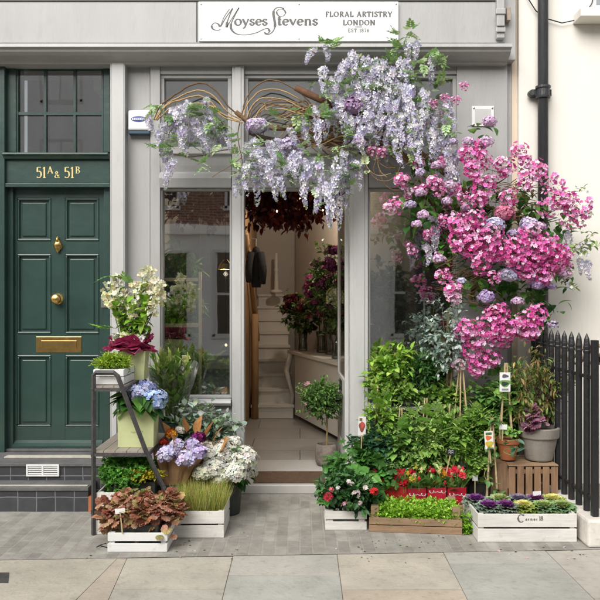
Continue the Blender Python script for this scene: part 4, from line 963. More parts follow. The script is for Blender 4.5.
# wrapped white bouquet
bx,by=X_(131,-.7),-.70
o=plant('wrapped_bouquet','tall white stock flowers wrapped in crimson tissue on the top shelf','bouquet',(bx,by,.965))
g=G(); zb=.966
def bag(g,x,y,z,w,d,h,fl=.012):
    V=[];
    for (zz,e) in ((0,0),(h*.5,fl*.3),(h,fl)):
        for (sx2,sy2) in ((-1,-1),(0,-1),(1,-1),(1,0),(1,1),(0,1),(-1,1),(-1,0)):
            pin=.012*(zz/h) if (sy2==0) else 0
            V.append([x+sx2*(w/2+e-pin),y+sy2*(d/2+e*.3),z+zz+ (U(-.003,.003) if zz==h else 0)])
    F=[[r*8+i,r*8+(i+1)%8,(r+1)*8+(i+1)%8,(r+1)*8+i] for r in range(2) for i in range(8)]
    g.raw(V,[np.array(F)]); return g
put('paper_bag',bag(G(),bx+.02,by,zb,.17,.13,.2),M['bag'],o)
g=G()
def ruffle(g,c,r0,r1,z0,z1,col,n=64,waves=7,amp=.03,seed=0):
    V=[];C=[]; ph=U(0,6.28)
    for k,t in enumerate(np.linspace(0,1,7)):
        for i in range(n):
            a=2*PI*i/n; w2=amp*t*math.sin(a*waves+ph)+amp*.5*t*math.sin(a*(waves*2-3)+2*ph)
            r=r0+(r1-r0)*t**1.3+w2; z=z0+(z1-z0)*math.sin(t*PI*.62)/math.sin(PI*.62)+w2*.6+amp*.5*t*math.sin(a*5+ph)
            V.append([c[0]+r*math.cos(a),c[1]+r*math.sin(a),c[2]+z]); C.append(np.array(col)*(.7+.35*t+.2*math.sin(a*waves+ph)*t))
    F=[[k*n+i,k*n+(i+1)%n,(k+1)*n+(i+1)%n,(k+1)*n+i] for k in range(6) for i in range(n)]
    g.raw(V,[np.array(F)],np.clip(C,0,1)); return g
TS=leafT(.62,7,.1,.1,p=.75)
for k in range(30):
    a=k*2.4+U(-.2,.2); el=U(-.05,.35) if k<16 else U(.4,1.0); ts=[v.copy() if hasattr(v,'copy') else v for v in TS]; vv=ts[0]; vv+=rng.normal(0,.022,vv.shape)*[1,1,2.2]; vv[:,2]+=.10*np.sin(vv[:,0]*11+k)*vv[:,1]+.16*vv[:,1]**2*(1 if k%2 else -.4)
    g.scatter((vv,ts[1],ts[2]),[(bx-.012+.03*math.cos(a),by+.03*math.sin(a),1.165+U(-.01,.02))],rotm(np.array([[math.cos(a),math.sin(a)*.8,el]])),U(.13,.175),pal(['c04a78','d06a90','b23c6a','c85a88'],1,.08))
put('tissue_wrap',g,M['tissue'],o,smooth=True)
g=G(); stm=G(); cb_=np.array([bx,by,1.2])
tops=[(110,300),(118,292),(127,308),(136,300),(143,285),(150,282),(156,295),(160,300),(147,300),(122,318),(133,312),(114,312),(152,310),(140,318)]
fl2=G(); fT=flowerT(5,.4,.5,.3,edge=1.1,mid=.8)
for i,(px,py) in enumerate(tops):
    tp=at(px,py-16,-.70+U(-.1,.12)); b=cb_+[U(-.05,.05),U(-.05,.05),0]
    mid=(tp+b)/2+[(tp[0]-b[0])*.15,0,0]
    stm.tube([b,mid,tp],[.004,.0035,.002],5,col=hexc('5a4a2a' if i%2 else '6f8a3a'))
    n=34; t=U(0,1,n); pos=tp-[0,0,.02]+np.column_stack([rng.normal(0,.022,n),rng.normal(0,.022,n),-.16*t+.03])
    fl2.scatter(fT,pos,rotm(unit(n)+[0,-.5,.3],unit(n)),.040*U(.6,1.2,n),pal(['f2efe0','f6f2d8','eef0d2','f4eab8'],n,.06))
    n=16; t=U(.05,.8,n)[:,None]; pos=b+(tp-b)*t; g.scatter(OV,pos,rotm(unit(n)+[0,0,.5]),.085*U(.6,1.2,n),pal(['86b23c','a4c84e','6d9a36'],n))
n=8; g.scatter(PINN,[at(px,py,-.7) for px,py in ((112,275),(122,278),(107,330),(118,330),(105,376),(130,285),(112,330),(150,330))],rotm(unit(n)*.7+[-.5,0,.6]),.13,pal(['6f9a48','86b23c'],n))
put('blooms',fl2,M['petal'],o); put('foliage',g,M['leaf'],o); put('stems',stm,M['leaf'],o)
g=G(); n=70; pos=np.array([bx,by,1.25])+np.clip(rng.normal(0,1,(n,3)),-1.3,1.3)*[.07,.06,.02]; g.scatter(fT,pos,rotm(unit(n)+[0,-.4,1],unit(n)),.05,pal(['f4f2ea','f0ecd0'],n,.05)); put('low_blooms',g,M['petal'],o)

def flowerheads(o,specs,cols_of,matn='petald',n=120,fs=.26,T=F4,name='flower_head',squash=.85,tilt=.2):
    for i,(px,py,Y,r,cols) in enumerate(specs):
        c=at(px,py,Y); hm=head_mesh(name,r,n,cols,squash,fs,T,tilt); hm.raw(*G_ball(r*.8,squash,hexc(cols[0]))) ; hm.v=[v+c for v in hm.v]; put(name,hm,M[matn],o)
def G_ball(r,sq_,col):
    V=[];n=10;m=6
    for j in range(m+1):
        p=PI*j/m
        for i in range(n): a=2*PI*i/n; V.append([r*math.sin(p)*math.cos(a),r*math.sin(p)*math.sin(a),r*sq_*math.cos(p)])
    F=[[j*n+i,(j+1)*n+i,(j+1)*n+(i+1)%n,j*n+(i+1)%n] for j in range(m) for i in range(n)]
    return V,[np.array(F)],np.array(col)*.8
# blue hydrangea in pale green bag on middle shelf
c=np.array([X_(139,-.9),-.92,.545])
o=plant('potted_hydrangea','blue hydrangea in a pale green gift bag on the middle shelf','hydrangea',c)
put('gift_bag',bag(G(),c[0],c[1],c[2],.235,.16,.275,.006),M['bag'],o)
put('gift_bag_mark',G().raw(*[ [ [c[0]-.03,-1.0035-.004,c[2]+.10],[c[0]+.05,-1.0035-.004,c[2]+.105],[c[0]+.05,-1.0035-.004,c[2]+.108],[c[0]-.03,-1.0035-.004,c[2]+.103] ],[np.array([[0,1,2,3]])] ],(.25,.27,.12)),M['vc'],o)
flowerheads(o,[(140,395,-.92,.075,['c4caea','b4bee8','d4d2ee']),(155,401,-.95,.085,['a0baea','b4c8f0','c8d6f4']),(146,390,-.82,.07,['8d9bd0','b8bce0']),(128,398,-.85,.05,['b9b4d8','c9c4e0'])],None,n=240,fs=.17)
g=G(); n=60; a=U(0,2*PI,n); pos=c+np.column_stack([np.cos(a)*.08,np.sin(a)*.06,U(.24,.34,n)]); g.scatter(BIG,pos,rotm(np.column_stack([np.cos(a),np.sin(a)*.8-.2,U(-.35,.5,n)])),U(.09,.14,n),pal(['3c6a2c','4a7a30','2c5424'],n)); put('foliage',g,M['leaf'],o)
# bag handle
put('handle',G().tube([(c[0]+.09,-1.01,.80),(c[0]+.10,-1.02,.86),(c[0]+.13,-1.0,.87),(c[0]+.135,-.98,.80)],.004,5),M['bag'],o)
# buckets
def bucket(g,c,r,h,rt=1.2): return g.lathe([(0,0),(r*.95,0),(r,.01),(r*rt,h-.012),(r*rt+.008,h-.01),(r*rt+.008,h),(r*rt-.006,h),(r*.95,.02),(0,.02)],c,24)
# lilies in cellophane
c=np.array([X_(172,-.3),-.30,0]); o=plant('lily_bunch','bunch of budding lilies in clear wrap standing in a tall bucket','bouquet',c)
put('bucket',bucket(G(),c,.11,.62),M['gplastic'],o)
g=G(); st2_=G(); bl=G()
for i in range(26):
    px=U(150,192);py=U(352,378); tp=at(px,py,-.3+U(-.1,.08)); b=c+[U(-.05,.05),U(-.05,.05),.6]
    st2_.tube([b,(b+tp)/2+[0,0,.02],tp],[.005,.004,.003],5,col=hexc('6f9440')); n=10; t=U(.2,.95,n)[:,None]
    g.scatter(LANCE,b+(tp-b)*t,rotm(unit(n)*.6+[0,0,.9]),U(.08,.15,n),pal(['94b45c','aac870','749e4c'],n))
    bl.tube([tp,tp+[U(-.01,.01),0,.03],tp+[U(-.02,.02),0,.075]],[.004,.012,.003],6,col=hexc('b9c96a' if i%3 else 'd8d89a'))
tp=at(187,362,-.35); n=26; bl.scatter(fT,tp+np.column_stack([rng.normal(0,.012,n),rng.normal(0,.012,n),U(-.1,.05,n)]),rotm(unit(n)),.04,pal(['e6e6a0','eeeec0'],n))
put('foliage',g,M['leaf'],o); put('stems',st2_,M['leaf'],o); put('buds',bl,M['petal'],o)
g=G()
V=[];n=28
for k,(r,z) in enumerate(((.08,.62),(.12,.8),(.19,1.03))):
    for i in range(n): a=2*PI*i/n; V.append([c[0]+(r+.02*math.sin(a*6+k))*math.cos(a),c[1]+(r*.8+.02*math.sin(a*5))*math.sin(a),z+(.03*math.sin(a*4) if k==2 else 0)])
g.raw(V,[np.array([[k*n+i,k*n+(i+1)%n,(k+1)*n+(i+1)%n,(k+1)*n+i] for k in range(2) for i in range(n)])]); M['cello']=glassmat('cellophane',.06,(.97,.98,.97),.25); put('cellophane_wrap',g,M['cello'],o,smooth=True)
# eucalyptus
c=np.array([X_(208,-.38),-.38,0]); o=plant('eucalyptus_bunch','silvery blue-green eucalyptus sprays in a dark bucket under the left window','foliage',c)
put('bucket',bucket(G(),c,.10,.40),M['gplastic'],o); g=G(); s_=G()
for i in range(46):
    px=U(168,242); py=398+abs(px-195)*.35+U(-3,22); tp=at(px,py,-.38+U(-.16,.14)); b=c+[U(-.04,.04),U(-.04,.04),.36]; mid=(b+tp)/2+[0,0,.05]
    s_.tube([b,mid,tp],[.004,.003,.0015],4,col=hexc('7d7a5a')); n=16; t=np.linspace(.3,1.02,n)[:,None]; q=b*(1-t)**2+2*mid*t*(1-t)+tp*t**2
    g.scatter(ROUND,q+rng.normal(0,.006,(n,3)),rotm(unit(n)+[0,-.1,.1]),U(.035,.06,n),pal(['a8bcae','96ac9c','bccabc','8aa486','9cb484'],n,.12))
put('leaves',g,M['leaf'],o); put('stems',s_,M['twig'],o)
# kraft bouquet
c=np.array([X_(176,-.82),-.82,0]); o=plant('kraft_bouquet','bouquet of lilac hydrangea and orange roses wrapped in brown kraft paper','bouquet',c+[0,0,.2])
g=G()
V=[];C=[];n=40
for k,t in enumerate(np.linspace(0,1,6)):
    for i in range(n):
        a=2*PI*i/n; r=.075+.105*t; w2=.012*t*math.sin(a*7)+.01*math.sin(a*13)*t
        zz=.22+.24*t + (.075*abs(math.sin(a*3.5))*(1 if math.sin(a)>-.2 else -.15) if k==5 else 0)
        V.append([c[0]+.025*t+(r+w2)*math.cos(a),c[1]+(r*.8+w2)*math.sin(a),zz])
g.raw(V,[np.array([[k*n+i,k*n+(i+1)%n,(k+1)*n+(i+1)%n,(k+1)*n+i] for k in range(5) for i in range(n)])])
put('paper_wrap',g,M['kraft'],o)
g=G(); sp_=[]
for (px,py,Y,L) in ((196,428,-.80,.12),(205,432,-.78,.13),(212,437,-.78,.12),(186,425,-.74,.1),(176,440,-.93,.09),(217,446,-.8,.12),(170,430,-.76,.1)):
    q=at(px,py,Y); d=[(px-188)*.016,0,1.]; g.scatter(leafT(.55,5,.05,.2,p=.75),[q-np.array([0,0,.05])],rotm(np.array([d])),L*1.15,hexc('c9935f')); put('paper_fold',g,M['tissue'],o); g=G()
flowerheads(o,[(167,455,-.98,.062,['d6cff0','e6e0f6','c8beea']),(186,460,-.99,.06,['dcd2f2','ece6fa','ccbce8']),(199,453,-.95,.055,['ccbcea','ddd2f2']),(177,446,-.90,.05,['cfc6ea','e0daf2']),(192,445,-.93,.045,['c6b4e4','d8ccf0'])],None,n=80,fs=.34)
flowerheads(o,[(199,438,-.88,.042,['6b1f55','8a3070','56153f'])],None,n=60,fs=.4,name='purple_bloom')
flowerheads(o,[(171,434,-.84,.035,['d9892c','e5a93c','b85a20'])],None,n=50,fs=.45,name='orange_bloom'); flowerheads(o,[(164,443,-.88,.028,['8a2418','a53a24'])],None,n=40,fs=.45,name='red_bloom'); flowerheads(o,[(180,430,-.8,.03,['e8e2d6','d8d0c4'])],None,n=40,fs=.45,name='white_bloom')
bk=np.array([X_(172,-.80),-.80,0]); put('flower_bucket',bucket(G(),bk,.095,.27),M['gplastic'],smooth=False,label='dark green bucket holding the brown paper bouquet behind the heuchera',cat='bucket')
# white hydrangeas
c=np.array([X_(226,-.62),-.62,0]); o=plant('hydrangea_bunch','big bunch of creamy white hydrangeas beside the doorway','hydrangea',c)
put('bucket',bucket(G(),c,.10,.27),M['plastic'],o)
W=['f0efe2','f8f7f0','e9e8d0','f6f5ea']; 
flowerheads(o,[(206,453,-.76,.09,W),(223,453,-.74,.10,W),(243,460,-.74,.10,W),(213,470,-.84,.09,W),(234,473,-.80,.09,W),(203,474,-.90,.065,['e9e7cc','e2e2bc','f2f1e0']),(232,446,-.56,.08,W),(249,472,-.66,.06,W),(219,478,-.86,.06,['e9e7cc','f2f1e0'])],None,n=420,fs=.155,tilt=.12)
g=G(); n=60; a=U(0,2*PI,n); pos=c+np.column_stack([np.cos(a)*.1,np.sin(a)*.1,U(.22,.42,n)]); g.scatter(BIG,pos,rotm(np.column_stack([np.cos(a),np.sin(a)*.8-.2,U(-.6,.3,n)])),U(.08,.13,n),pal(['3c6a2c','4a7a30','2c5424'],n)); 
g.scatter(BIG,[at(228,449,-.78),at(232,451,-.79)],rotm(np.array([[.8,-.3,-.3],[.4,-.4,.5]])),.09,hexc('4a7a30')); put('foliage',g,M['leaf'],o)
# parsley
c=(-1.15,-.9,.27); o=plant('parsley','dense curly green parsley filling the crate under the stand','herb',c); g=G()
crown(g,(-1.15,-.90,.32),(.155,.19,.125),620,7,.045,.032,lobeT(5,.5,15,.3),['6cae44','7ec04c','5a9a3a'],['2a5a20','387028'],up=.6,hollow=.4,topbias=.7); put('foliage',g,M['leaf'],o)
# heuchera
c=(-.98,-1.27,.1); o=plant('heuchera','coppery red-brown ruffled heuchera spilling over its white crate','plant',c); g=G()
put('pots',G().box(-1.10,-.86,-1.40,-1.19,.02,.16),M['plastic'],o,bevel=.01)
H1=['c89a7c','b88060','a06a50','d8b894','a05c48','b0a068','b8a874','8a5a48','98965c','cc9880']
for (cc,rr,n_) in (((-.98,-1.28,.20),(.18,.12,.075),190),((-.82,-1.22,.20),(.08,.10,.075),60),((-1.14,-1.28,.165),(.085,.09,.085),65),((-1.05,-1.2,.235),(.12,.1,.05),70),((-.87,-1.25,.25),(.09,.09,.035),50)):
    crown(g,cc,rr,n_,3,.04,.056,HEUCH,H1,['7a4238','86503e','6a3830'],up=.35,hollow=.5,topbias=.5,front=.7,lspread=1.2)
n=14; pos=np.column_stack([U(-1.2,-.78,n),U(-1.42,-1.34,n),U(.07,.2,n)]); g.scatter(HEUCH,pos,rotm(np.column_stack([U(-.5,.5,n),U(-1,-.6,n),U(-.8,.1,n)])),U(.04,.056,n),pal(H1,n))
put('foliage',g,M['leaf'],o)
o=plant('yellow_bedding','small yellow flowering plant peeping out behind the heuchera','plant',(-1.03,-1.0,.2)); g=G(); crown(g,(-1.02,-1.02,.345),(.14,.06,.04),90,5,.03,.03,OV,['c9b52c','d8c43a','a8a834'],['6a7a24'],up=.8,topbias=1); put('foliage',g,M['leaf'],o); put('pot',G().box(-1.1,-.95,-1.06,-.985,.0,.33),M['plastic'],o)
# grass
o=plant('heather_grass','feathery yellow-green upright grass growing in its whitewashed crate','grass plant',(-.645,-.99,.15)); g=G()
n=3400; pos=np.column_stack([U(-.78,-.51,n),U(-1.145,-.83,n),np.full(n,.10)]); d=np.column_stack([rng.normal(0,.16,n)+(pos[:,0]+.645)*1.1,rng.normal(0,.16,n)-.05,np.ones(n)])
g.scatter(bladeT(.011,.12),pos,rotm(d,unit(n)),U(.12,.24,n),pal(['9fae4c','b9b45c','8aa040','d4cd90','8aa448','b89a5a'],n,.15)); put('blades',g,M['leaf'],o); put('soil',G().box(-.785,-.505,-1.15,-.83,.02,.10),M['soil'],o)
# plant tags left
def label_card(label,px,py,Y,w,h,rot=0,col='e8e8e4',stick=.12,name='plant_label',art=None,tilt=.15):
    c=at(px,py,Y); o=thing(name,label,'plant label',c); R=Matrix.Rotation(rot,3,'Y'); Rl=[list(r) for r in R]
    g=G(); g.box(c[0]-w/2,c[0]+w/2,c[1]-.001,c[1]+.001,c[2]-h/2,c[2]+h/2,col=hexc(col),R=Rl,o=c); put('card',g,M['vc'],o)
    if stick: g=G(); g.box(c[0]-.004,c[0]+.004,c[1]+.0012,c[1]+.004,c[2]-h/2-stick,c[2]-h/2*.6,col=hexc('b9a57a'),R=Rl,o=c); put('stick',g,M['vc'],o)
    if art:
        for k,(a,b,c2,d2,cl_) in enumerate(art):
            g=G(); tt=np.linspace(0,2*PI,18,endpoint=False); rx_,rz_=(b-a)*w/2,(d2-c2)*h/2; wob_=1+.16*np.sin(tt*3+k)
            if d2-c2<.16: g.box(c[0]+a*w,c[0]+b*w,c[1]-.0022-.0006*k,c[1]-.0012-.0006*k,c[2]+c2*h,c[2]+d2*h,col=hexc(cl_),R=Rl,o=c)
            else:
                VV=np.stack([c[0]+(a+b)/2*w+rx_*np.cos(tt)*wob_,np.full(18,c[1]-.0016-.0006*k),c[2]+(c2+d2)/2*h+rz_*np.sin(tt)*wob_],-1); VV=(VV-c)@np.array(Rl).T+c; g.raw(VV,[np.arange(18)[None]],hexc(cl_))
            put('print',g,M['vc'],o)
    return o
label_card('white label card stuck in the parsley',122,471,-1.02,.06,.045,.2)
label_card('white label card lying among the heuchera leaves',120,511,-1.44,.06,.03,-.1)

wl=thing('display_lamp','small warm lamp with two glowing bulbs behind the left shop window','lamp',(-.62,.75,2.0))
put('cord',G().tube([(-.66,.62,3.25),(-.66,.62,1.88)],.003,5),M['black'],wl)
put('shade',G().lathe([(.015,.09),(.05,.05),(.07,0),(.065,0),(.045,.045),(.015,.085)],(-.66,.62,1.79),16),M['brass'],wl)
for px,py in ((226,345),(232,344)):
    c=at(px,py,.62); put('bulb',G().lathe([(0,-.014),(.010,-.006),(.010,.005),(0,.014)],c,10),M['bulb'],wl); put('bulb_wire',G().tube([c+[0,0,.012],(c[0]*.9-.066,.62,1.80)],.0015,4),M['black'],wl)
ld2=bpy.data.lights.new('display_light','POINT'); lo2=bpy.data.objects.new('display_light',ld2); COL.objects.link(lo2); ld2.energy=9; ld2.color=(1,.82,.62); ld2.shadow_soft_size=.02; lo2.location=(-.66,.62,1.75)
# ================================================================ right-hand plants
BRT=['94bc5c','a8cc6c','c0d888','84ac54']; BRD=['3c6430','467234','345a2a']
# balsam crate
cx_=X_(346,-1.0)
o=plant('balsam','pink and white balsam with dark leaves filling the small crate','plant',(cx_+.02,-.9,.1)); g=G()
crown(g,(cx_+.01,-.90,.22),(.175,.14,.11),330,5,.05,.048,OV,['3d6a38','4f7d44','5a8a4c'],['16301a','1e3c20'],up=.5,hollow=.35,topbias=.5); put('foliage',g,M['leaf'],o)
n=14
for i,(px,py,cl_,r) in enumerate([(328,497,'d8485a',.025),(356,494,'f2e2e2',.022),(349,482,'f4ecec',.014),(366,488,'f0e6e0',.014),(345,505,'e8b4b4',.018),(374,492,'d83a3a',.022),(352,484,'ece4d8',.012),(338,488,'f4ecec',.012),(360,503,'f0dede',.012),(331,490,'e88a90',.014)]):
    hm=head_mesh('h',r,16,[cl_],.8,.75,F5); c=at(px,py,-1.07); hm.v=[v+c for v in hm.v]; put('flower',hm,M['petal'],o)
# large palmate plant
c=np.array([X_(356,-.62),-.62,0.]); o=plant('squash_plant','broad palmate green leaves arching up behind the balsam crate','plant',c)
put('pot',bucket(G(),c,.09,.16),M['plastic'],o); g=G(); s_=G()
for px,py,sz,Y in [(355,462,.20,-.75),(347,473,.19,-.8),(338,484,.17,-.85),(365,470,.2,-.72),(372,482,.17,-.8),(330,492,.15,-.9),(360,452,.16,-.6),(376,466,.16,-.66),(350,486,.18,-.86),(341,462,.14,-.66)]:
    tp=at(px,py,Y); s_.tube([c+[0,0,.12],(c+tp)/2+[0,0,.12],tp],[.005,.004,.003],5,col=hexc('7a9a4c'))
    g.scatter(SQUASH,[tp],rotm(np.array([[ (px-352)*.02,-.7,U(-.5,.0)]])),sz,pal(['4c8238','5e9444','6ea050'],1,.1))
crown(g,c+[0,-.05,.33],(.17,.12,.12),60,3,.08,.09,SQUASH,['4c8238','5e9444'],['23451e','2c5424'])
put('foliage',g,M['leaf'],o); put('stems',s_,M['leaf'],o)
# stonecrop tray
Rz=Matrix.Rotation(-.10,3,'Z'); o=plant('stonecrop','carpet of bright lime green stonecrop filling the low wooden tray','plant',(X_(415.5,-1.08),-.9,.05)); g=G()
n=900; loc=np.column_stack([U(-.285,.285,n),U(.02,.32,n)]); rot=np.array(Rz)[:2,:2]; xy=loc@rot.T+[X_(415.5,-1.08),-1.08]
for k in range(3):
    pos=np.column_stack([xy,.10+U(0,.045,n)+.015*np.sin(loc[:,0]*40)*np.cos(loc[:,1]*35)]); 
    g.scatter(leafT(.3,2,.2,.1),pos,rotm(unit(n)*.9+[0,-.2,.8]),U(.02,.036,n),pal(['93c43a','a6d24a','80b030','b8dc62'],n,.12))
n=1500; loc=np.column_stack([U(-.285,.285,n),np.abs(rng.normal(0,.05,n))+.012]); xy=loc@rot.T+[X_(415.5,-1.08),-1.08]; g.scatter(leafT(.3,2,.2,.1),np.column_stack([xy,U(.06,.13,n)]),rotm(unit(n)*.9+[0,-.6,.5]),U(.02,.034,n),pal(['93c43a','a6d24a','80b030'],n,.15))
a=at(463,530,-1.06); n=420; g.scatter(leafT(.3,2,.2,.1),a+[.012,-.0,.02]+rng.normal(0,1,(n,3))*[.016,.03,.045],rotm(unit(n)+[.2,-.3,.2]),U(.02,.036,n),pal(['93c43a','7fae34','6a9a2c'],n,.15))
put('foliage',g,M['leaf'],o)
# red punnets of tulips / bedding
rl=[('red carton of mixed tulips furthest left behind the lime tray',379,'a81e2c'),('red carton of red tulips second from the left behind the tray',398,'b0202c'),('red carton of yellow-flecked tulips in the middle behind the tray',417,'a01c34'),('red carton with white script and orange tulips behind the tray',437,'b8243c'),('red carton with white script and coral blooms furthest right behind the tray',457,'ae1c30')]
for i,(lb,px,cc) in enumerate(rl):
    Y=-.72+.0*i; x=X_(px,Y); z0=.09; o=thing('flower_carton',lb,'flower carton',(x,Y,z0),'red cartons of spring flowers')
    g=G(); wd=.066; g.box(x-wd,x+wd,Y,Y+.004,z0,z0+.115+U(-.01,.008)); g.box(x-wd,x+wd,Y+.15,Y+.154,z0,z0+.12); g.box(x-wd,x-wd+.004,Y+.0042,Y+.1498,z0,z0+.12); g.box(x+wd-.004,x+wd,Y+.0042,Y+.1498,z0,z0+.12); g.box(x-wd+.005,x+wd-.005,Y+.005,Y+.148,z0,z0+.06)
    put('carton',g,paint('red_carton_%d'%i,hexc(cc),.35,.25,18,.05,40,coat=.3),o,bevel=.002)
    if i in (0,2,3,4):
        g=G(); t=np.linspace(0,1,46); wv=.012+.010*np.sin(t*26)*(.6+.4*np.sin(t*9)); 
        stroke(g,list(zip(t*.115+.008*np.cos(t*26),wv)),1.,.003,.005,1.,(x-.058,Y-.0005,z0+.055+.02*(i%2)),smooth=False,col=(.75,.7,.7)); put('script',g,M['vc'],o)
    g=G(); n=120; pos=np.column_stack([x+U(-.06,.06,n),Y+U(.01,.14,n),z0+U(.08,.12,n)])
    g.scatter(LANCE,pos,rotm(np.column_stack([rng.normal(0,.4,n),rng.normal(-.1,.4,n),np.ones(n)])),U(.07,.13,n),pal(['6f9a50','86ac5c','527f3c','9ab56a'],n,.15)); put('foliage',g,M['leaf'],o)
    fc=[['d83048','e8d8a0','e04860'],['e03048','d83a4a'],['e8c84a','f0e8b8','e04050'],['e0a03a','e03850','f0e0a0'],['e83a58','f05a6a','e8e0a8']][i]
    for k in range(20):
        q=np.array([x+U(-.06,.06),Y+U(-.02,.09),z0+U(.13,.225)]); cc2=fc[rng.integers(len(fc))]
        big=(i in (0,1,4) and k<6) or (k<2); r=.028 if big else .015
        g=G()
        if big: g.scatter(F5,q+unit(10)*r*.4,rotm(unit(10)+[0,-.8,.5],unit(10)),r*1.6,pal([cc2],10,.12))
        else: g.scatter(leafT(.35,2,.4,-.1),np.tile(q,(6,1)),rotm(np.column_stack([np.cos(np.arange(6))*.35,np.sin(np.arange(6))*.35,np.ones(6)])),.034,pal([cc2],6,.1))
        g.tube([q,q-[0,0,.07]],.002,4,col=hexc('6f9a50')); put('flower',g,M['petal'],o)
# low platform for the cartons
put('low_pallet',G().box(X_(369,-.72),X_(470,-.72),-.73,-.56,.0,.085),M['wood'],label='low wooden board lifting the red flower cartons behind the lime tray',cat='board',bevel=.003)
o=plant('magenta_pot','magenta patterned pot of small flowers beside the left corner post of the wooden box','potted plant',(X_(389,-.55),-.5,.1)); c=np.array([X_(389,-.62),-.6,.2]); put('pot',G().lathe([(0,0),(.055,0),(.07,.10),(.066,.10),(.05,.01)],c,20),paint('magenta_glaze',(.45,.06,.25),.4,.5,30,.02),o); g=G(); crown(g,c+[0,0,.12],(.07,.06,.05),60,4,.03,.03,OV,BRT,BRD); put('foliage',g,M['leaf'],o)

# climbers and shrubs under the right window
def shrub(label,px,py,Y,rx,ry,rz,nspr,lps,ls_,T,light,dark,slen=.09,pot=True,stems=3,up=.5,cane=0,name='jasmine_shrub',lobes=3,fl=None):
    c=at(px,py,Y); o=thing(name,label,'shrub',(c[0],c[1],0),'green climbers and shrubs under the right window'); g=G(); s_=G()
    for k in range(lobes):
        off=np.array([U(-.35,.35)*rx,U(-.3,.3)*ry,U(-.45,.45)*rz]) if lobes>1 else np.zeros(3); q=U(.62,.85) if lobes>1 else 1.
        crown(g,c+off,(rx*q,ry*q,rz*q),nspr//lobes,lps,slen,ls_,T,light,dark,up=up,stem=s_,hollow=.3,front=.65,lspread=.8)
    for k in range(stems):
        a=U(0,6.28); s_.tube([(c[0]+.03*math.cos(a),c[1]+.03*math.sin(a),.1),(c[0]+.05*math.cos(a),c[1],c[2]-rz*.3),(c[0]+.12*math.cos(a)*rx*4,c[1]+.03,c[2]+rz*.7)],[.006,.005,.003],5,col=hexc('7a6a42'))
    if pot:
        n=34; u=unit(n); u[:,1]=-np.abs(u[:,1]); g.scatter(PINN,c+u*[rx*.95,ry,rz*.95],rotm(u+[0,-.3,.3]),U(.07,.13,n),pal([light[0],light[1],'b4d484'],n,.12))
        n=40; u=unit(n); u[:,1]=-np.abs(u[:,1]); g.scatter(BIG,c+u*[rx,ry,rz],rotm(u+[0,-.3,-.1]),U(.05,.08,n),pal([light[0],light[1]],n,.12))
    put('foliage',g,M['leaf'],o); put('stems',s_,M['twig'],o)
    if pot: put('pot',bucket(G(),(c[0],c[1],0),.10,.2),M['plastic'],o)
    for k in range(cane):
        a=at(px+[-8,0,9][k%3],py+30,Y-.02); b=at(px+[-2,0,2][k%3],py-42,Y-.03); put('cane',G().tube([a,b],.005,6),M['cane'],o)
    return o
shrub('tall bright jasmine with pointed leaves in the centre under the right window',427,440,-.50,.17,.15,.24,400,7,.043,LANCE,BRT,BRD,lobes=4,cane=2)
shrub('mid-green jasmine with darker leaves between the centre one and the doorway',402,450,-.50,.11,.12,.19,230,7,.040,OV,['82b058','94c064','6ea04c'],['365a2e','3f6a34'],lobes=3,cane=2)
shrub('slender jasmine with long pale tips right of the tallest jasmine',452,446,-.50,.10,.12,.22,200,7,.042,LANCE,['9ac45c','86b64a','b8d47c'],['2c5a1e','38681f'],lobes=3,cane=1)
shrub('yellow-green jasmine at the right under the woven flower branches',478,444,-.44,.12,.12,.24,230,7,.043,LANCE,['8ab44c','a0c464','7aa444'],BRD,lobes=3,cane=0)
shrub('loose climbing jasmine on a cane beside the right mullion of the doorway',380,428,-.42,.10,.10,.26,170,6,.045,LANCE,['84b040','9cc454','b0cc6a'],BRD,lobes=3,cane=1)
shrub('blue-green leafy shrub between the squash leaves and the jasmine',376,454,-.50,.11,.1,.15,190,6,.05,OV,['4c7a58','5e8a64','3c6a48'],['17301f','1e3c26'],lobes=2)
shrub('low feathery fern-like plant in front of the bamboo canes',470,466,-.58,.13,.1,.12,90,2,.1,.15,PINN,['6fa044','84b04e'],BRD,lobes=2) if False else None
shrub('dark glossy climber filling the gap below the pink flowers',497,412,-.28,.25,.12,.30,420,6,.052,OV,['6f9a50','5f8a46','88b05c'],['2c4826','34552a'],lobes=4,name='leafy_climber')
shrub('trailing light green climber along the window shelf',392,394,-.25,.17,.08,.045,130,6,.042,OV,['9abf5a','84ae48','b0cc70'],BRD,lobes=3,pot=False,stems=0,name='trailing_climber')
shrub('light green trailing climber at the right end of the window shelf',447,398,-.28,.14,.1,.08,130,6,.05,OV,['9abf5a','84ae48','b0cc70'],BRD,lobes=2,pot=False,stems=0,name='trailing_climber')
# window shelf in front of the sill with pots
sh=thing('window_shelf','grey painted plank shelf below the right shop window','shelf',(X_(412,-.2),-.2,.70)); put('plank',G().box(X_(366,-.2),X_(460,-.2),-.30,-.09,.685,.708),M['gray'],sh,bevel=.003)
for px in (372,452): put('bracket',G().box(X_(px,-.2)-.012,X_(px,-.2)+.012,-.28,-.09,.60,.684),M['gray'],sh)
def hydr(): pass
potplant('shelf_plant','bushy lime green hydrangea-like plant at the left end of the window shelf','potted plant',(X_(391,-.2),-.19,.709),.07,.11,'plastic',(.13,.10,.15),150,6,.062,OV,['8fbb40','a6cc54','7aaa38','c0d870'],BRD,lift=.12,slen=.09)
potplant('planter_fern','buff stone planter with dark ferny leaves on the window shelf','potted plant',(X_(425,-.2),-.19,.709),.12,.12,'planter',(.15,.09,.12),170,6,.06,LANCE,['4f7f3c','6a9a48','3c6a30'],DKG,lift=.1,slen=.08)
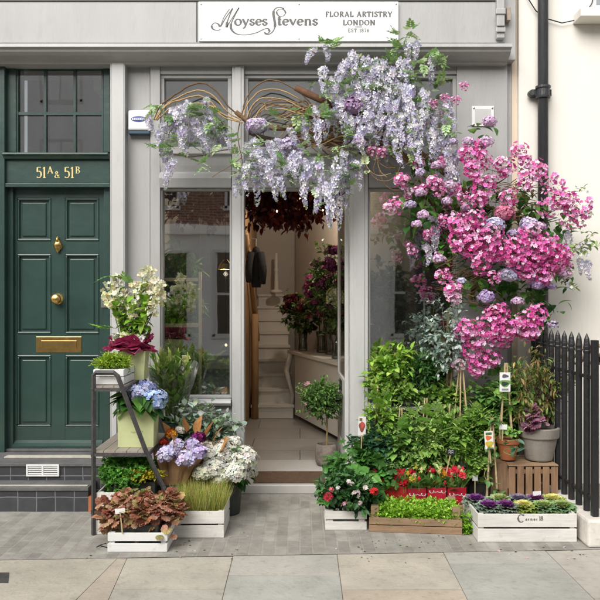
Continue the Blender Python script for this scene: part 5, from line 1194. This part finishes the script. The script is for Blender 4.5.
potplant('herb_pot','grey stone pot with pale ferny herbs high behind the planter','potted plant',(X_(419,.14),.16,1.06),.09,.10,'clay',(.12,.05,.10),90,6,.05,OV,['86a878','9ab88a','6a8f5c'],DKG,lift=.1,slen=.06)
put('pot_riser',G().box(X_(372,.1),X_(456,.1),.11,.24,1.03,1.058),M['inwhite'],label='narrow white shelf inside the right window carrying a grey stone pot',cat='shelf')

# silver tree with twisted trunk
c=np.array([X_(448,-.3),-.30,0.]); o=plant('silver_tree','small silvery grey-leaved standard tree with a twisted double trunk','tree',c,)
g=G(); s_=G(); cc=at(446,338,-.32); 
crown(g,cc,(.155,.13,.27),130,7,.09,.036,OV,['b3c5bc','c5d2ca','9fb5aa','d2dcd5'],['7f998c','72897c'],up=.1,hollow=.25,stem=s_,front=.6)
for k in range(3):
    a=np.linspace(0,1,24); s_.tube(np.column_stack([c[0]+.018*np.cos(a*9+k*2.1)+.01,c[1]+.018*np.sin(a*9+k*2.1),.1+a*(1.35)]),.009,6,col=hexc('8a7a58'))
for k in range(7):
    a=k*.9; s_.tube([(c[0]+.09*math.cos(a),c[1]+.09*math.sin(a),.62),(c[0]+.05*math.cos(a),c[1]+.05*math.sin(a),.78),(c[0]+.01*math.cos(a),c[1]+.01*math.sin(a),.92)],[.006,.005,.004],5,col=hexc('6a5a42'))
put('crown',g,M['leaf'],o); put('trunk',s_,M['twig'],o); put('pot',bucket(G(),c,.12,.24),M['plastic'],o)
# cane wigwams
def wigwam(label,px,top,bot,Y,spread,n=4,z=None):
    c=at(px,top,Y); b=at(px,bot,Y); o=thing('cane_wigwam',label,'plant support',(b[0],b[1],b[2]),'bamboo cane wigwams')
    for k in range(n):
        a=2*PI*k/n+.6; put('cane',G().tube([(b[0]+spread*math.cos(a),b[1]+spread*math.sin(a),b[2]),(c[0]+.008*math.cos(a),c[1]+.008*math.sin(a),c[2])],[.006,.005],6),M['cane'],o)
    put('binding',G().lathe([(.013,-.018),(.016,0),(.013,.018)],c-[0,0,.06],10),M['wood'],o); return o
wigwam('bare bamboo wigwam standing just right of the silver tree trunk',461,359,470,-.38,.09,5)
wigwam('bamboo wigwam rising from the terracotta pot',506,363,440,-.62,.06,4)
wigwam('short bamboo wigwam with a fruit label near the chalkboard tag',492,418,506,-.70,.055,4)
def vine(label,name,px,y0,y1,Y,T,ls_,n,light,wid,dens=1.):
    b=at(px,y1,Y); tp=at(px,y0,Y); o=thing(name,label,'climbing plant',b); g=G(); t=np.linspace(0,1,40); q=b+(tp-b)*t[:,None]+np.column_stack([wid*np.sin(t*14),wid*.8*np.cos(t*14),0*t])
    s_=G().tube(q,.003,5,col=hexc('8a8a4a')); i=rng.integers(0,40,n); g.scatter(T,q[i]+rng.normal(0,.01,(n,3)),rotm(unit(n)+[0,-.6,-.1]),ls_*U(.6,1.2,n),pal(light,n)); put('leaves',g,M['leaf'],o); put('stem',s_,M['twig'],o)
vine('vine with lobed pale green leaves climbing the wigwam in the terracotta pot','grape_vine',506,380,438,-.66,lobeT(5,.35,20,.3),.085,20,['7aa84a','8fb85c','6a9a40'],.045)
vine('small leafed climber winding round the short wigwam of canes','cane_climber',491,420,504,-.74,OV,.055,44,['6a8f5c','7aa060','5a8a48'],.045)
vine('blueish rounded leaves trailing over the rim of the terracotta pot','trailing_leaves',511,440,458,-.78,ROUND,.07,9,['5a8270','6a9078','4c7862'],.05)
# terracotta pot & clay pot
c=np.array([X_(508,-.62),-.62,.385]); o=plant('terracotta_pot','orange terracotta pot standing left of the large grey clay pot','pot',c)
put('pot_body',G().lathe([(0,0),(.052,0),(.072,.115),(.080,.115),(.083,.15),(.075,.15),(.073,.12)],c,28),M['terra'],o); put('soil',G().lathe([(0,.138),(.074,.134)],c,16),M['soil'],o)
put('pot_stand',G().box(X_(497,-.7),X_(509,-.7)-.012,-.71,-.50,.0,.374),M['woodv'],label='dark wooden block beside the upright crate carrying the terracotta pot',cat='block')
c=np.array([X_(539,-.6),-.60,.381]); o=plant('clay_pot','large grey-brown clay pot with a banded rim on the upright crate','pot',c)
put('pot_body',G().lathe([(0,0),(.092,0),(.096,.01),(.125,.155),(.134,.158),(.138,.165),(.142,.225),(.138,.232),(.124,.232),(.118,.19)],c,40),M['clay'],o,smooth=False); put('soil',G().lathe([(0,.212),(.12,.205)],c,20),M['soil'],o)
o=plant('pink_heuchera','pink veined ornamental cabbage leaves at the left of the clay pot','plant',c+[-.05,-.04,.21]); g=G(); crown(g,at(532,421,-.68),(.05,.04,.07),34,3,.03,.055,HEUCH,['c08aa0','a86a88','d0a8b4'],['5a3044'],up=.9); put('foliage',g,M['leaf'],o)
o=plant('acer_shrub','fine-leaved bronze and green acer growing out of the clay pot','shrub',c+[.02,0,.2]); g=G(); s_=G(); b=c+[.0,0,.2]
for k in range(24):
    tp=at(U(516,568),U(348,415),-.6+U(-.16,.16)); mid=(b+tp)/2+[U(-.03,.03),0,.05]; s_.tube([b,b+[0.01,0,.1],mid,tp],[.006,.005,.0035,.0015],5,col=hexc('5a3a30'))
    n=60; t=U(.4,1.05,n)[:,None]; q=mid+(tp-mid)*t; g.scatter(LANCE,q+rng.normal(0,.03,(n,3)),rotm(unit(n)+[0,-.1,-.4]),U(.03,.06,n),pal(['8a7a4c','6f8a44','84984f','a88a60','6f7a3c','7d9a50'],n,.18))
put('foliage',g,M['leaf'],o); put('stems',s_,M['twig'],o)
# cabbages
cab=[(476,503,'p'),(489,510,'p'),(500,503,'g'),(506,513,'p'),(519,504,'v'),(524,512,'y'),(536,504,'p2'),(544,511,'g2'),(553,504,'y'),(562,511,'g2')]
cl_={'p':(['8a4a90','9c5aa0','7a3a80'],['7d8f80','8fa090'],'purple-hearted cabbage'),'p2':(['9a5a94','8a4a84'],['8a9a8a','9caa9a'],'dark violet-hearted cabbage'),'g':(['a8b878','c0c890'],['9cb48a','a8c094'],'soft green-hearted cabbage'),'g2':(['a8c078','b8cc8a'],['8fac7a','80a074'],'green frilled cabbage'),'y':(['e8e48a','d8dc7a','f0eca8'],['a8b85c','8fa850'],'creamy yellow-hearted cabbage'),'v':(['8a8a9c','9a86a4'],['7d8f88','8fa09a'],'blue-grey frilled cabbage')}
wh=['at the far left corner of the large crate','in the front row, second from the left of the large crate','in the back row left of the middle of the large crate','in the front row left of the yellow one in the large crate','in the middle of the back row of the large crate','front and centre right of the large crate','in the back row behind the yellow one, right of the middle','in the front row right of the yellow one','at the back right of the large crate','at the front right corner of the large crate']
for i,(px,py,k) in enumerate(cab):
    Y=-1.10 if py>507 else -.95; c=at(px,py,Y); c[2]=.155; ci,co_,nm=cl_[k]; o=thing('ornamental_cabbage',nm+' '+wh[i],'cabbage',c,'ornamental cabbages in the large crate'); g=G(); h=G()
    n=46; a=np.arange(n)*2.4; t=np.linspace(0,1,n); d=np.column_stack([np.cos(a)*(1-.75*t[::-1]*0-.8*(1-t)),np.sin(a)*(.2+.8*t),.25+1.1*(1-t)])
    pos=c+np.column_stack([np.cos(a)*.018*t,np.sin(a)*.018*t,.02-.02*t]); RF=lobeT(9,.16,27,.35)
    inn=t<.55; g.scatter(RF,pos[inn],rotm(d[inn]),.055+.03*t[inn],pal(ci,inn.sum(),.1)); out=~inn; h.scatter(RF,pos[out],rotm(d[out]),.09,pal(co_,out.sum(),.12))
    put('heart',g,M['leaf'],o); put('outer_leaves',h,M['leaf'],o)
put('crate_soil',G().box(X_(480,-1.2),X_(573,-1.2),-1.22,-.85,.016,.14),M['soil'],label='dark compost under the cabbages in the large crate',cat='compost')
# topiary in doorway
c=np.array([.233,.57,FZ+.001]); o=plant('doorway_tree','small round-headed tree in a mottled stone pot inside the doorway','potted tree',c)
put('pot',G().lathe([(0,0),(.082,0),(.097,.03),(.10,.12),(.094,.175),(.084,.19),(.08,.182),(.082,.15)],c,28),M['stonepot'],o,smooth=True); put('soil',G().lathe([(0,.165),(.083,.16)],c,16),M['soil'],o)
g=G(); s_=G(); s_.tube([c+[0,0,.16],c+[.006,0,.32],c+[0,0,.5]],.008,6,col=hexc('a08a5a')); crown(g,c+[-.03,0,.57],(.175,.16,.14),400,7,.07,.028,OV,['6f9a4c','82aa58','5d8a44'],['1f3a1c','2a4a22'],stem=s_,hollow=.15,up=.5)
for k in range(9): q=c+[-.04,0,.6]; d=unit(1)[0]*[1,1,.8]+[0,-.1,.6]; e=q+d/np.linalg.norm(d)*U(.2,.27); s_.tube([q,(q+e)/2+[0,0,.02],e],.0015,3,col=hexc('6f8a4a')); g.scatter(OV,q+(e-q)*U(.5,1,10)[:,None],rotm(unit(10)),.026,pal(['6f9a4c','82aa58'],10))
put('crown',g,M['leaf'],o); put('trunk',s_,M['twig'],o)
g=G(); g.scatter(F5,[at(306,384,.45),at(305,404,.45),at(308,383,.44)],rotm(np.tile([0,-1,.2],(3,1))),.035,pal(['d0a0a8'],3)); put('blossom',g,M['petal'],o)

# labels and tags on the right
label_card('tall fruit picture tag hanging on the bamboo at the doorway side',362,426,-.62,.055,.135,.03,'e2ddd6',stick=.3,art=[(-.4,.4,-.3,.2,'8a4a3c'),(-.2,.3,-.1,.25,'c0504a'),(-.35,0,.28,.42,'6a5a4a')])
label_card('white tag with leaf picture tied at the top of the terracotta wigwam',505,382,-.72,.075,.135,0,'e8e8e8',stick=0,art=[(-.5,.5,-.25,.12,'6a9a4c'),(-.35,.3,-.2,.02,'2e3a34'),(-.3,.3,.22,.4,'5a5a60'),(-.3,.3,-.42,-.34,'8a8a8a')])
label_card('fruit picture label slanted on the short bamboo wigwam',489,440,-.78,.06,.125,-.08,'e8e6e0',stick=.1,art=[(-.45,.45,-.42,-.05,'d8a83c'),(-.4,.3,.0,.25,'d86a3c'),(-.2,.3,-.3,-.1,'b8c04a'),(-.35,.35,.3,.42,'4a6a3c')])
label_card('small white tag in front of the vine in the terracotta pot',503,427,-.72,.055,.035,.05,'eeeeee',stick=.08)
label_card('white blank label standing at the back of the cabbage crate',537,495,-.95,.055,.05,-.06,'f0f0ee',stick=.06)
label_card('pale blank label among the spring flowers at the right',475,478,-.6,.04,.04,0,'d0d4d6',stick=.1)
o=label_card('small black chalkboard price tag on a peg above the tulips',451,452,-.74,.062,.045,.22,'15161a',stick=.13,art=None)
g=G(); c=at(451,452,-.74)
for k,(a,b) in enumerate(((-.018,.006),(-.012,.003))): stroke(g,[(0,0),(.008,.01),(.016,-.002),(.026,.008),(.034,0)],1.,.002,.003,1.,(c[0]-.018,c[1]-.0022,c[2]+.006-.014*k),smooth=True,col=(.7,.7,.7),th=.0004)
put('chalk_marks',g,M['vc'],o)
# vine twisted round the railings
g=G(); t=np.linspace(0,1,40)
for k in range(3):
    q=np.array([at(560+48*u,352+7*math.sin(u*9+k*2.2)+ (6*u if k<2 else 10-14*u),-.45-.75*u+.06*math.cos(u*9+k*2)) for u in t]); g.tube(q,.010,6,col=np.array(hexc('b09a7a')))
put('twisted_branch',g,M['twig'],smooth=True,label='pale twisted vine branch wound through the top of the black railings',cat='branch')

# ================================================================ the floral garland over the shopfront
gar=thing('floral_garland','woven twig garland of wisteria, hydrangea and pink blossom arching over the shopfront','floral garland',(.6,-.15,2.0))
def Pq(px,py,Y): return at(px,py,Y)
def curve(pts,Y,n=26,jit=.0):
    P=np.array([at(px,py,Y+(0 if len(q)==0 else q[0])) for px,py,*q in pts]); m=len(P); out=[]
    for i in range(m-1):
        p0,p1,p2,p3=P[max(i-1,0)],P[i],P[i+1],P[min(i+2,m-1)]
        for t in np.linspace(0,1,8,endpoint=False): out.append(.5*((2*p1)+(-p0+p2)*t+(2*p0-5*p1+4*p2-p3)*t*t+(-p0+3*p1-3*p2+p3)*t**3))
    out.append(P[-1]); out=np.array(out); return out+np.cumsum(rng.normal(0,jit,out.shape),0)*.3
TW=['8a6a48','a5835c','6f5238','b8986c','7a5f44']
def twig(pts,Y,r=.006,name='twig',jit=.006): 
    c=hexc(TW[rng.integers(5)]); put(name,G().tube(curve(pts,Y,jit=jit),r,6,col=c),M['twig'],gar,smooth=True)
for k in range(4): d=k*3.2; twig([(154+d*.3,120),(160+d,106+d*.3),(178+d*.2,93+d*1.4),(198,84+d*2.0),(214-d*.3,92+d*1.5),(228-d*.5,108+d),(240,118+d*.4)],-.15-.03*k,.0062)
for k in range(5): d=k*3.; twig([(241+d,118),(244+d,103+d),(253+d,90+d*1.3),(268,82+d*2.4),(285,86+d*2.1),(302,97+d*1.6),(316+d,112+d*.7)],-.14-.03*k,.0055)
for k in range(3): twig([(248+k*6,130-k*3),(262,112-k*4),(285,106-k*3),(308,112-k*2)],-.18,.004)
twig([(236,112),(246,120),(262,126),(285,128),(310,118)],-.16,.02,'branch',.002)
twig([(166,152),(190,157),(215,154),(236,150)],-.16,.004)
twig([(240,120),(238,140),(242,158),(240,180)],-.2,.004); twig([(212,177),(232,165),(250,148)],-.2,.003)
put('log',G().tube([at(296,88,-.24),at(308,94,-.26),at(334,106,-.28)],[.024,.028,.024],9,col=hexc('6a4a34')),M['twig'],gar,smooth=True)
for k in range(34):   # woven mass in the middle and along the arch
    x=U(268,330); y=128+.12*(x-268)+U(-14,16); twig([(x,y),(x+U(15,30),y+U(-18,14)),(x+U(35,60),y+U(-22,20)),(x+U(60,95),y+U(-25,25))],-.12-U(0,.16),U(.003,.006),'twig',.004)
twig([(318,118),(345,112),(370,118),(400,138),(430,160),(465,190),(490,225)],-.2,.024,'branch',.003); twig([(335,125),(365,128),(395,150),(430,180),(462,215),(478,260),(470,300)],-.22,.02,'branch',.003)
def stray(n,x0,x1,y0,y1,Y=-.3):
    for k in range(n):
        x=U(x0,x1);y=U(y0,y1); a=U(0,6.28); r=U(10,26); twig([(x+r*math.cos(a+t_)*.8,y+r*math.sin(a+t_)) for t_ in np.linspace(0,U(2,4),6)],Y-U(0,.1),.0022,'tendril',.002)
stray(10,365,400,140,170); stray(4,415,450,150,190); stray(3,540,570,250,300)
g=G()
for (cx2,cy2,rx2,ry2,n_) in ((505,203,34,20,90),(460,268,26,22,80),(470,290,16,20,40)):
    for k in range(n_):
        a=U(0,6.28); x=cx2+U(-1,1)*rx2; y=cy2+U(-1,1)*ry2; L=U(10,26); an=U(-.6,.5); g.tube(curve([(x,y),(x+L*.5*math.cos(an),y+L*.5*math.sin(an)+U(-3,3)),(x+L*math.cos(an),y+L*math.sin(an))],-.18-U(0,.22)),.0028,4,col=np.array(hexc(TW[rng.integers(5)]))*.8)
put('twig_mat',g,M['twig'],gar,kind='stuff')
# foliage through the garland
WG=['94b474','a6c288','80a460','b8ce9c']; 
lf=[(168,142),(205,108),(218,118),(196,112),(222,128),(158,108),(160,145),(203,162),(175,150),(262,146),(247,148),(235,158),(240,170),(262,160),(318,42),(330,44),(330,90),(352,70),(372,80),(390,66),(400,48),(404,40),(408,30),(385,88),(412,75),(432,54),(438,60),(378,98),(350,136),(362,140),(335,150),(330,160),(348,150),(320,170),(360,166),(345,176),(392,140),(405,120),(420,105),(275,118),(305,112),(325,118),(298,130),(285,165),(300,150),(440,85),(415,158)]+[(355,62),(368,84),(392,92),(398,56),(424,66),(345,92),(384,120),(412,132),(330,112),(352,130),(436,112),(448,128),(186,116),(212,126),(168,118),(192,140),(222,140),(300,170),(345,190),(322,200),(282,176),(250,170),(310,185),(378,76),(405,84)]
pal_l=G()
for (px,py) in lf:
    n=6; pal_l.scatter(PINN,np.tile(at(px,py,-.37),(n,1))+rng.normal(0,.025,(n,3)),rotm(unit(n)*[1,.6,.7]+[0,-.35,0]),U(.065,.115,n),pal(WG,n,.15))
put('wisteria_leaves',pal_l,M['leaf'],gar)
CR=lambda cx,cy:(380+cx/2.727,120+cy/2.727)
gl=G()
for (cx,cy,n) in [(110,170,26),(130,230,26),(95,265,16),(180,360,22),(235,420,22),(340,390,18),(335,460,26),(430,490,22),(270,25,8),(150,120,10),(240,330,14),(440,250,20),(360,240,14),(480,260,14),(470,300,16),(300,240,20),(400,300,14),(520,340,10),(390,450,20),(260,460,16),(200,330,12),(330,280,18),(280,290,14),(420,400,14),(360,330,16),(480,430,14),(350,500,16),(450,540,18),(280,545,12),(400,510,14),(210,240,14),(230,190,14)]:
    px,py=CR(cx,cy); c=at(px,py,-.30); pos=c+rng.normal(0,1,(n,3))*[.075,.06,.07]; gl.scatter(BIG,pos,rotm(unit(n)+[0,-.4,-.1]),U(.055,.1,n),pal(['4a7a34','5f9040','34602a','74a04c'],n,.15))
put('broad_leaves',gl,M['leaf'],gar)
# wisteria clusters
LAV=['e4dff4','ece8f8','f4f2fb','d4cbec','f8f7fd']; LAVT=['c4bce0','ccc6e2','b4c094']; WHT=['eeeef6','dcdcf0','f4f2f8','cfcae8']
racg=[raceme_mesh(L,r,n_,LAV if i%2 else ['e2def4','eeebf8','f8f7fc','d0c8ea'],LAVT) for i,(L,r,n_) in enumerate([(.24,.042,95),(.30,.048,120),(.20,.038,75),(.36,.05,140),(.27,.045,105)])]
racl=[.24,.30,.20,.36,.27]; racV=[(np.concatenate(q.v),q) for q in racg]; rac=[q.mesh('wisteria_cluster',M['petal']) for q in racg]; MASS=G(); hcount=[0]
def hang(px,py,ln,Y,tilt=0.):
    L=ln/FP*(Y-CY); i=int(np.argmin([abs(L-q) for q in racl])); i=(i+rng.integers(0,2))%5; hcount[0]+=1; s_=L/racl[i]; c=at(px,py,Y); w_=max(.75,min(1.25,s_**.4)); ro=(U(-.12,.12),tilt+U(-.15,.15),U(0,6.28))
    if hcount[0]>98:
        from mathutils import Euler
        Vv,gg_=racV[i]; Mx=np.array(Euler(ro).to_matrix()); MASS.raw((Vv*[w_,w_,s_])@Mx.T+c,[np.concatenate(f) for f in gg_.f.values()],np.concatenate(gg_.c)); return
    o=bpy.data.objects.new('wisteria_cluster',rac[i]); link(o,gar); o.location=c; o.scale=(w_,w_,s_); o.rotation_euler=ro
wis=[(150,116,20,.35),(163,122,30),(168,150,38),(171,160,30),(180,112,44),(188,104,40),(196,118,34),(184,128,28),(208,112,42),(214,122,34),(201,128,26),(226,128,24),(176,118,30),(160,130,24),(207,98,20),
(241,165,30),(236,178,20),(252,150,34),(262,158,26),(272,140,32),(283,165,34),(276,178,24),(296,152,26),(304,160,26),(301,118,20),(292,128,18),(313,108,24),
(310,168,40),(320,160,52),(330,168,60),(338,158,48),(346,170,38),(326,186,44),(336,196,34),(352,155,42),(358,162,30),(344,150,30),(315,188,26),
(312,48,18,.3),(328,46,16,-.3),(325,66,34),(333,78,30),(345,58,34),(350,72,42),(338,98,38),(330,108,32),(322,122,28),(308,124,22),(360,84,32),(372,64,44),(380,60,50),(366,72,36),(388,68,48),(396,76,44),(404,66,50),(375,94,44),(384,102,42),(394,108,48),(404,100,46),(370,112,34),(378,124,34),(410,118,40),(400,138,30),(386,132,30),(408,44,18),(418,42,22),(432,56,30),(412,88,40),(422,112,38),(430,98,32),(446,100,36),(452,108,30),(440,130,44),(448,138,46),(458,150,40),(428,130,34),(420,140,30),(364,128,28)]
wis+=[(172+k*7+U(-2,2),106+U(-4,14),U(20,34)) for k in range(2)]+[(246+k*6.5,148+U(-10,16),U(18,32)) for k in range(9)]+[(342+k*8,60+U(-8,40),U(26,42)) for k in range(10)]+[(366+k*8,88+U(-6,34),U(26,40)) for k in range(9)]
wis+=[(340+k*5.2+U(-3,3),64+abs(k-8)*3+U(-4,50),U(24,38)) for k in range(18)]+[(250+k*7,152+U(-8,22),U(20,34)) for k in range(10)]
wis.sort(key=lambda q:-q[2])
for q in wis: hang(q[0],q[1],q[2],-.30-U(0,.14),q[3] if len(q)>3 else 0)
for cx,cy,l in [(150,262,30),(120,340,22),(155,300,26),(505,305,26),(568,385,20),(545,380,16),(185,150,30),(205,110,34),(40,20,25),(300,285,22)]:
    px,py=CR(cx,cy); hang(px,py,l,-.34)
put('wisteria_mass',MASS,M['petal'],gar,kind='stuff')
# hydrangea / rose heads
HL=['d8c8e8','ccb8e0','e6dcf0','dcc8e4']; HP=['c6acda','d2bce2','b89cd0']; HM=['e8c6e6','e0b8de','f0d6ec']; HB=['d6d2ee','e2e0f6','c8c2e6']; HR=['d8809e','cc6c90','e8a8ba']
heads=[(257,127,.088,HL,-.30),(290,147,.085,HL,-.32),(354,107,.088,['c0a0c8','b494bc','d0b4d6'],-.34),(357,144,.092,HL,-.34)]
for cx,cy,r,pc in [(155,125,.05,HM),(110,200,.045,HM),(82,232,.05,HL),(118,260,.05,HM),(110,145,.045,HL),(100,285,.045,HM),(160,380,.055,HM),(182,222,.045,HM),(235,240,.045,HM),(290,62,.06,HM),(298,6,.062,HM),(430,448,.065,HP),(466,456,.045,HP),(290,486,.065,HP),(405,288,.07,HL),(435,292,.06,HM),(354,425,.095,HB),(312,288,.085,HB),(340,258,.08,HR),(312,522,.07,['d86a9c','e898b8','c85888']),(375,495,.055,HM),(222,440,.04,HB),(200,60,.04,HL),(240,60,.05,HM),(190,180,.05,HM),(140,165,.05,HL),(500,420,.045,HM),(365,310,.055,HL),(470,560,.05,HL),(455,95,.0,HL)]:
    if r>0: px,py=CR(cx,cy); heads.append((px,py,r*(.82 if r<.065 else .92),pc,-.44-U(0,.05)))
for (px,py,r,pc,Y) in heads:
    sqh=U(.6,.9)
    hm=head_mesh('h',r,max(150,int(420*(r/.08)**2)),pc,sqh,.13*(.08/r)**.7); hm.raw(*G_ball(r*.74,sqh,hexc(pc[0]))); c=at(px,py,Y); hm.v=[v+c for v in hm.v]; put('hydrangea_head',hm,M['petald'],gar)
# pink blossom sprays
PK=['ee84c4','e66cb4','f4a4d6','fad0ea','da54a2']; PL=['f2a4d2','ec88c2','f8c8e6','e070b0']; PF=['fad6ea','fce8f3','f6bcdc']
blm=[blossom_mesh(.075,52,PK,.034),blossom_mesh(.095,72,PK,.036),blossom_mesh(.07,48,PL),blossom_mesh(.115,96,PK,.035),blossom_mesh(.06,36,PF),blossom_mesh(.09,34,PL)]
blme=[b.mesh('blossom_spray',M['petal']) for b in blm]
sp=[(270,80,1),(250,105,1),(235,90,0),(290,110,2),(340,130,1),(380,85,0),(395,110,0),(400,160,0),(430,135,0),(350,210,0),(280,190,1),(300,165,0),(480,180,5),(500,215,1),(540,262,5),(550,238,5),(512,272,5),(450,240,5),(470,215,5),(520,235,0),(220,290,1),(260,270,3),(240,310,1),(250,345,3),(300,320,3),(280,390,3),(330,350,3),(290,355,3),(400,325,1),(375,345,3),(380,385,3),(360,370,1),(435,360,3),(440,330,1),(480,375,3),(450,405,3),(500,365,1),(460,350,3),(400,415,1),(310,430,2),(415,385,3),(60,165,0),(40,235,2),(25,245,4),(160,190,2),(150,170,0),(210,330,1),(200,465,0),(205,490,4),(172,428,2),(240,570,1),(225,578,0),(320,530,3),(300,570,3),(350,568,1),(335,585,3),(405,545,3),(430,530,1),(395,572,1),(415,570,1),(260,598,1),(310,592,0),(370,560,2),(500,395,2),(510,420,4),(445,425,1),(330,120,4),(255,140,1),(230,215,2),(270,215,0),(460,165,5),(310,300,4),(420,300,4)]
for cx,cy,k in sp:
    px,py=CR(cx,cy); Y=-.44-.10*math.exp(-((cx-350)/150)**2-((cy-360)/160)**2)-U(0,.06); o=bpy.data.objects.new('blossom_spray',blme[k]); link(o,gar); o.location=at(px,py,Y); s_=U(.78,1.0); o.scale=(s_,s_,s_*U(.85,1.1)); o.rotation_euler=(U(-.3,.3),U(-.4,.4)+0,U(-.6,.6))
for k in range(17):      # loose small sprays filling between the wisteria and the main pink mass
    px=U(398,470); py=152+(px-398)*.5+U(-18,95); ki=[2,4,5,2,0][k%5]; o=bpy.data.objects.new('blossom_spray',blme[ki]); link(o,gar); o.location=at(px,py,-.36-U(0,.1)); o.scale=(U(.45,.75),)*3; o.rotation_euler=(U(-.6,.6),U(-.6,.6),U(0,6))
for q in [(459,366),(476,368),(470,352),(492,358),(482,362)]:
    o=bpy.data.objects.new('blossom_spray',blme[1 if q[0]!=459 else 4]); link(o,gar); o.location=at(*q,-.42); o.scale=(.8,.8,.8)
for q in [(434,104),(445,98),(456,100),(464,86),(382,152),(372,150),(418,190),(402,178)]:
    o=bpy.data.objects.new('blossom_spray',blme[2 if q[0]>420 else 0]); link(o,gar); o.location=at(*q,-.38); o.scale=(.55,.55,.5)
# fine grey-green sprays at the right edge
g=G(); s_=G()
for (a,b) in (((560,262),(592,236)),((562,258),(600,246)),((556,250),(588,252)),((560,226),(590,214)),((555,205),(583,190)),((548,270),(575,290)),((540,262),(566,282)),((545,205),(574,216))):
    A_=at(*a,-.4);B_=at(*b,-.45); s_.tube([A_,(A_+B_)/2+[0,0,.03],B_],[.003,.002,.001],4,col=hexc('9a9a6a')); n=18; t=U(.25,1.05,n)[:,None]; g.scatter(OV,A_+(B_-A_)*t+[0,0,.015],rotm(unit(n)+[.5,-.2,.1]),U(.03,.05,n),pal(['9ab06a','b0c080','86a058'],n)); g.scatter(F5,A_+(B_-A_)*U(.4,1.,8)[:,None]+rng.normal(0,.02,(8,3)),rotm(unit(8)),.024,pal(['c8cce4','e0e2f0','e8eedc'],8))
put('fine_sprays',g,M['leaf'],gar); put('spray_stems',s_,M['twig'],gar)
g=G(); s_=G()   # airy dead-looking filler behind the blossom
for k in range(70):
    cx,cy=np.clip(rng.normal(330,75),190,450),np.clip(rng.normal(300,110),90,520); px,py=CR(cx,cy)
    A_=at(px,py,-.15-U(0,.2)); d=unit(1)[0]*[1,.5,1]; B_=A_+d*U(.08,.16); s_.tube([A_,B_],[.003,.0015],3,col=hexc('7a6a4a')); n=8; g.scatter(OV,A_+(B_-A_)*U(.2,1,n)[:,None],rotm(unit(n)),U(.03,.05,n),pal(['6a7a4c','8a8a5c','4a6a34','7a5a4c'],n))
put('filler_leaves',g,M['leaf'],gar,kind='stuff'); put('filler_twigs',s_,M['twig'],gar,kind='stuff')

g=G(); n=110; pos=np.column_stack([np.where(rng.random(n)<.6,U(.2,1.7,n),U(-1.3,-.3,n)),U(-1.62,-1.05,n),U(.002,.004,n)]); g.scatter(leafT(.35,2,.1,.1),pos,rotm(np.column_stack([unit(n)[:,:2],np.zeros(n)])),U(.008,.022,n),pal(['7a6a44','5f8a3c','8a7a5a','e8b8d0','d8d4e8','4a4030'],n)); put('fallen_petals',g,M['leaf'],kind='stuff',label='scattered petals, leaf bits and grit on the paving before the crates',cat='litter')
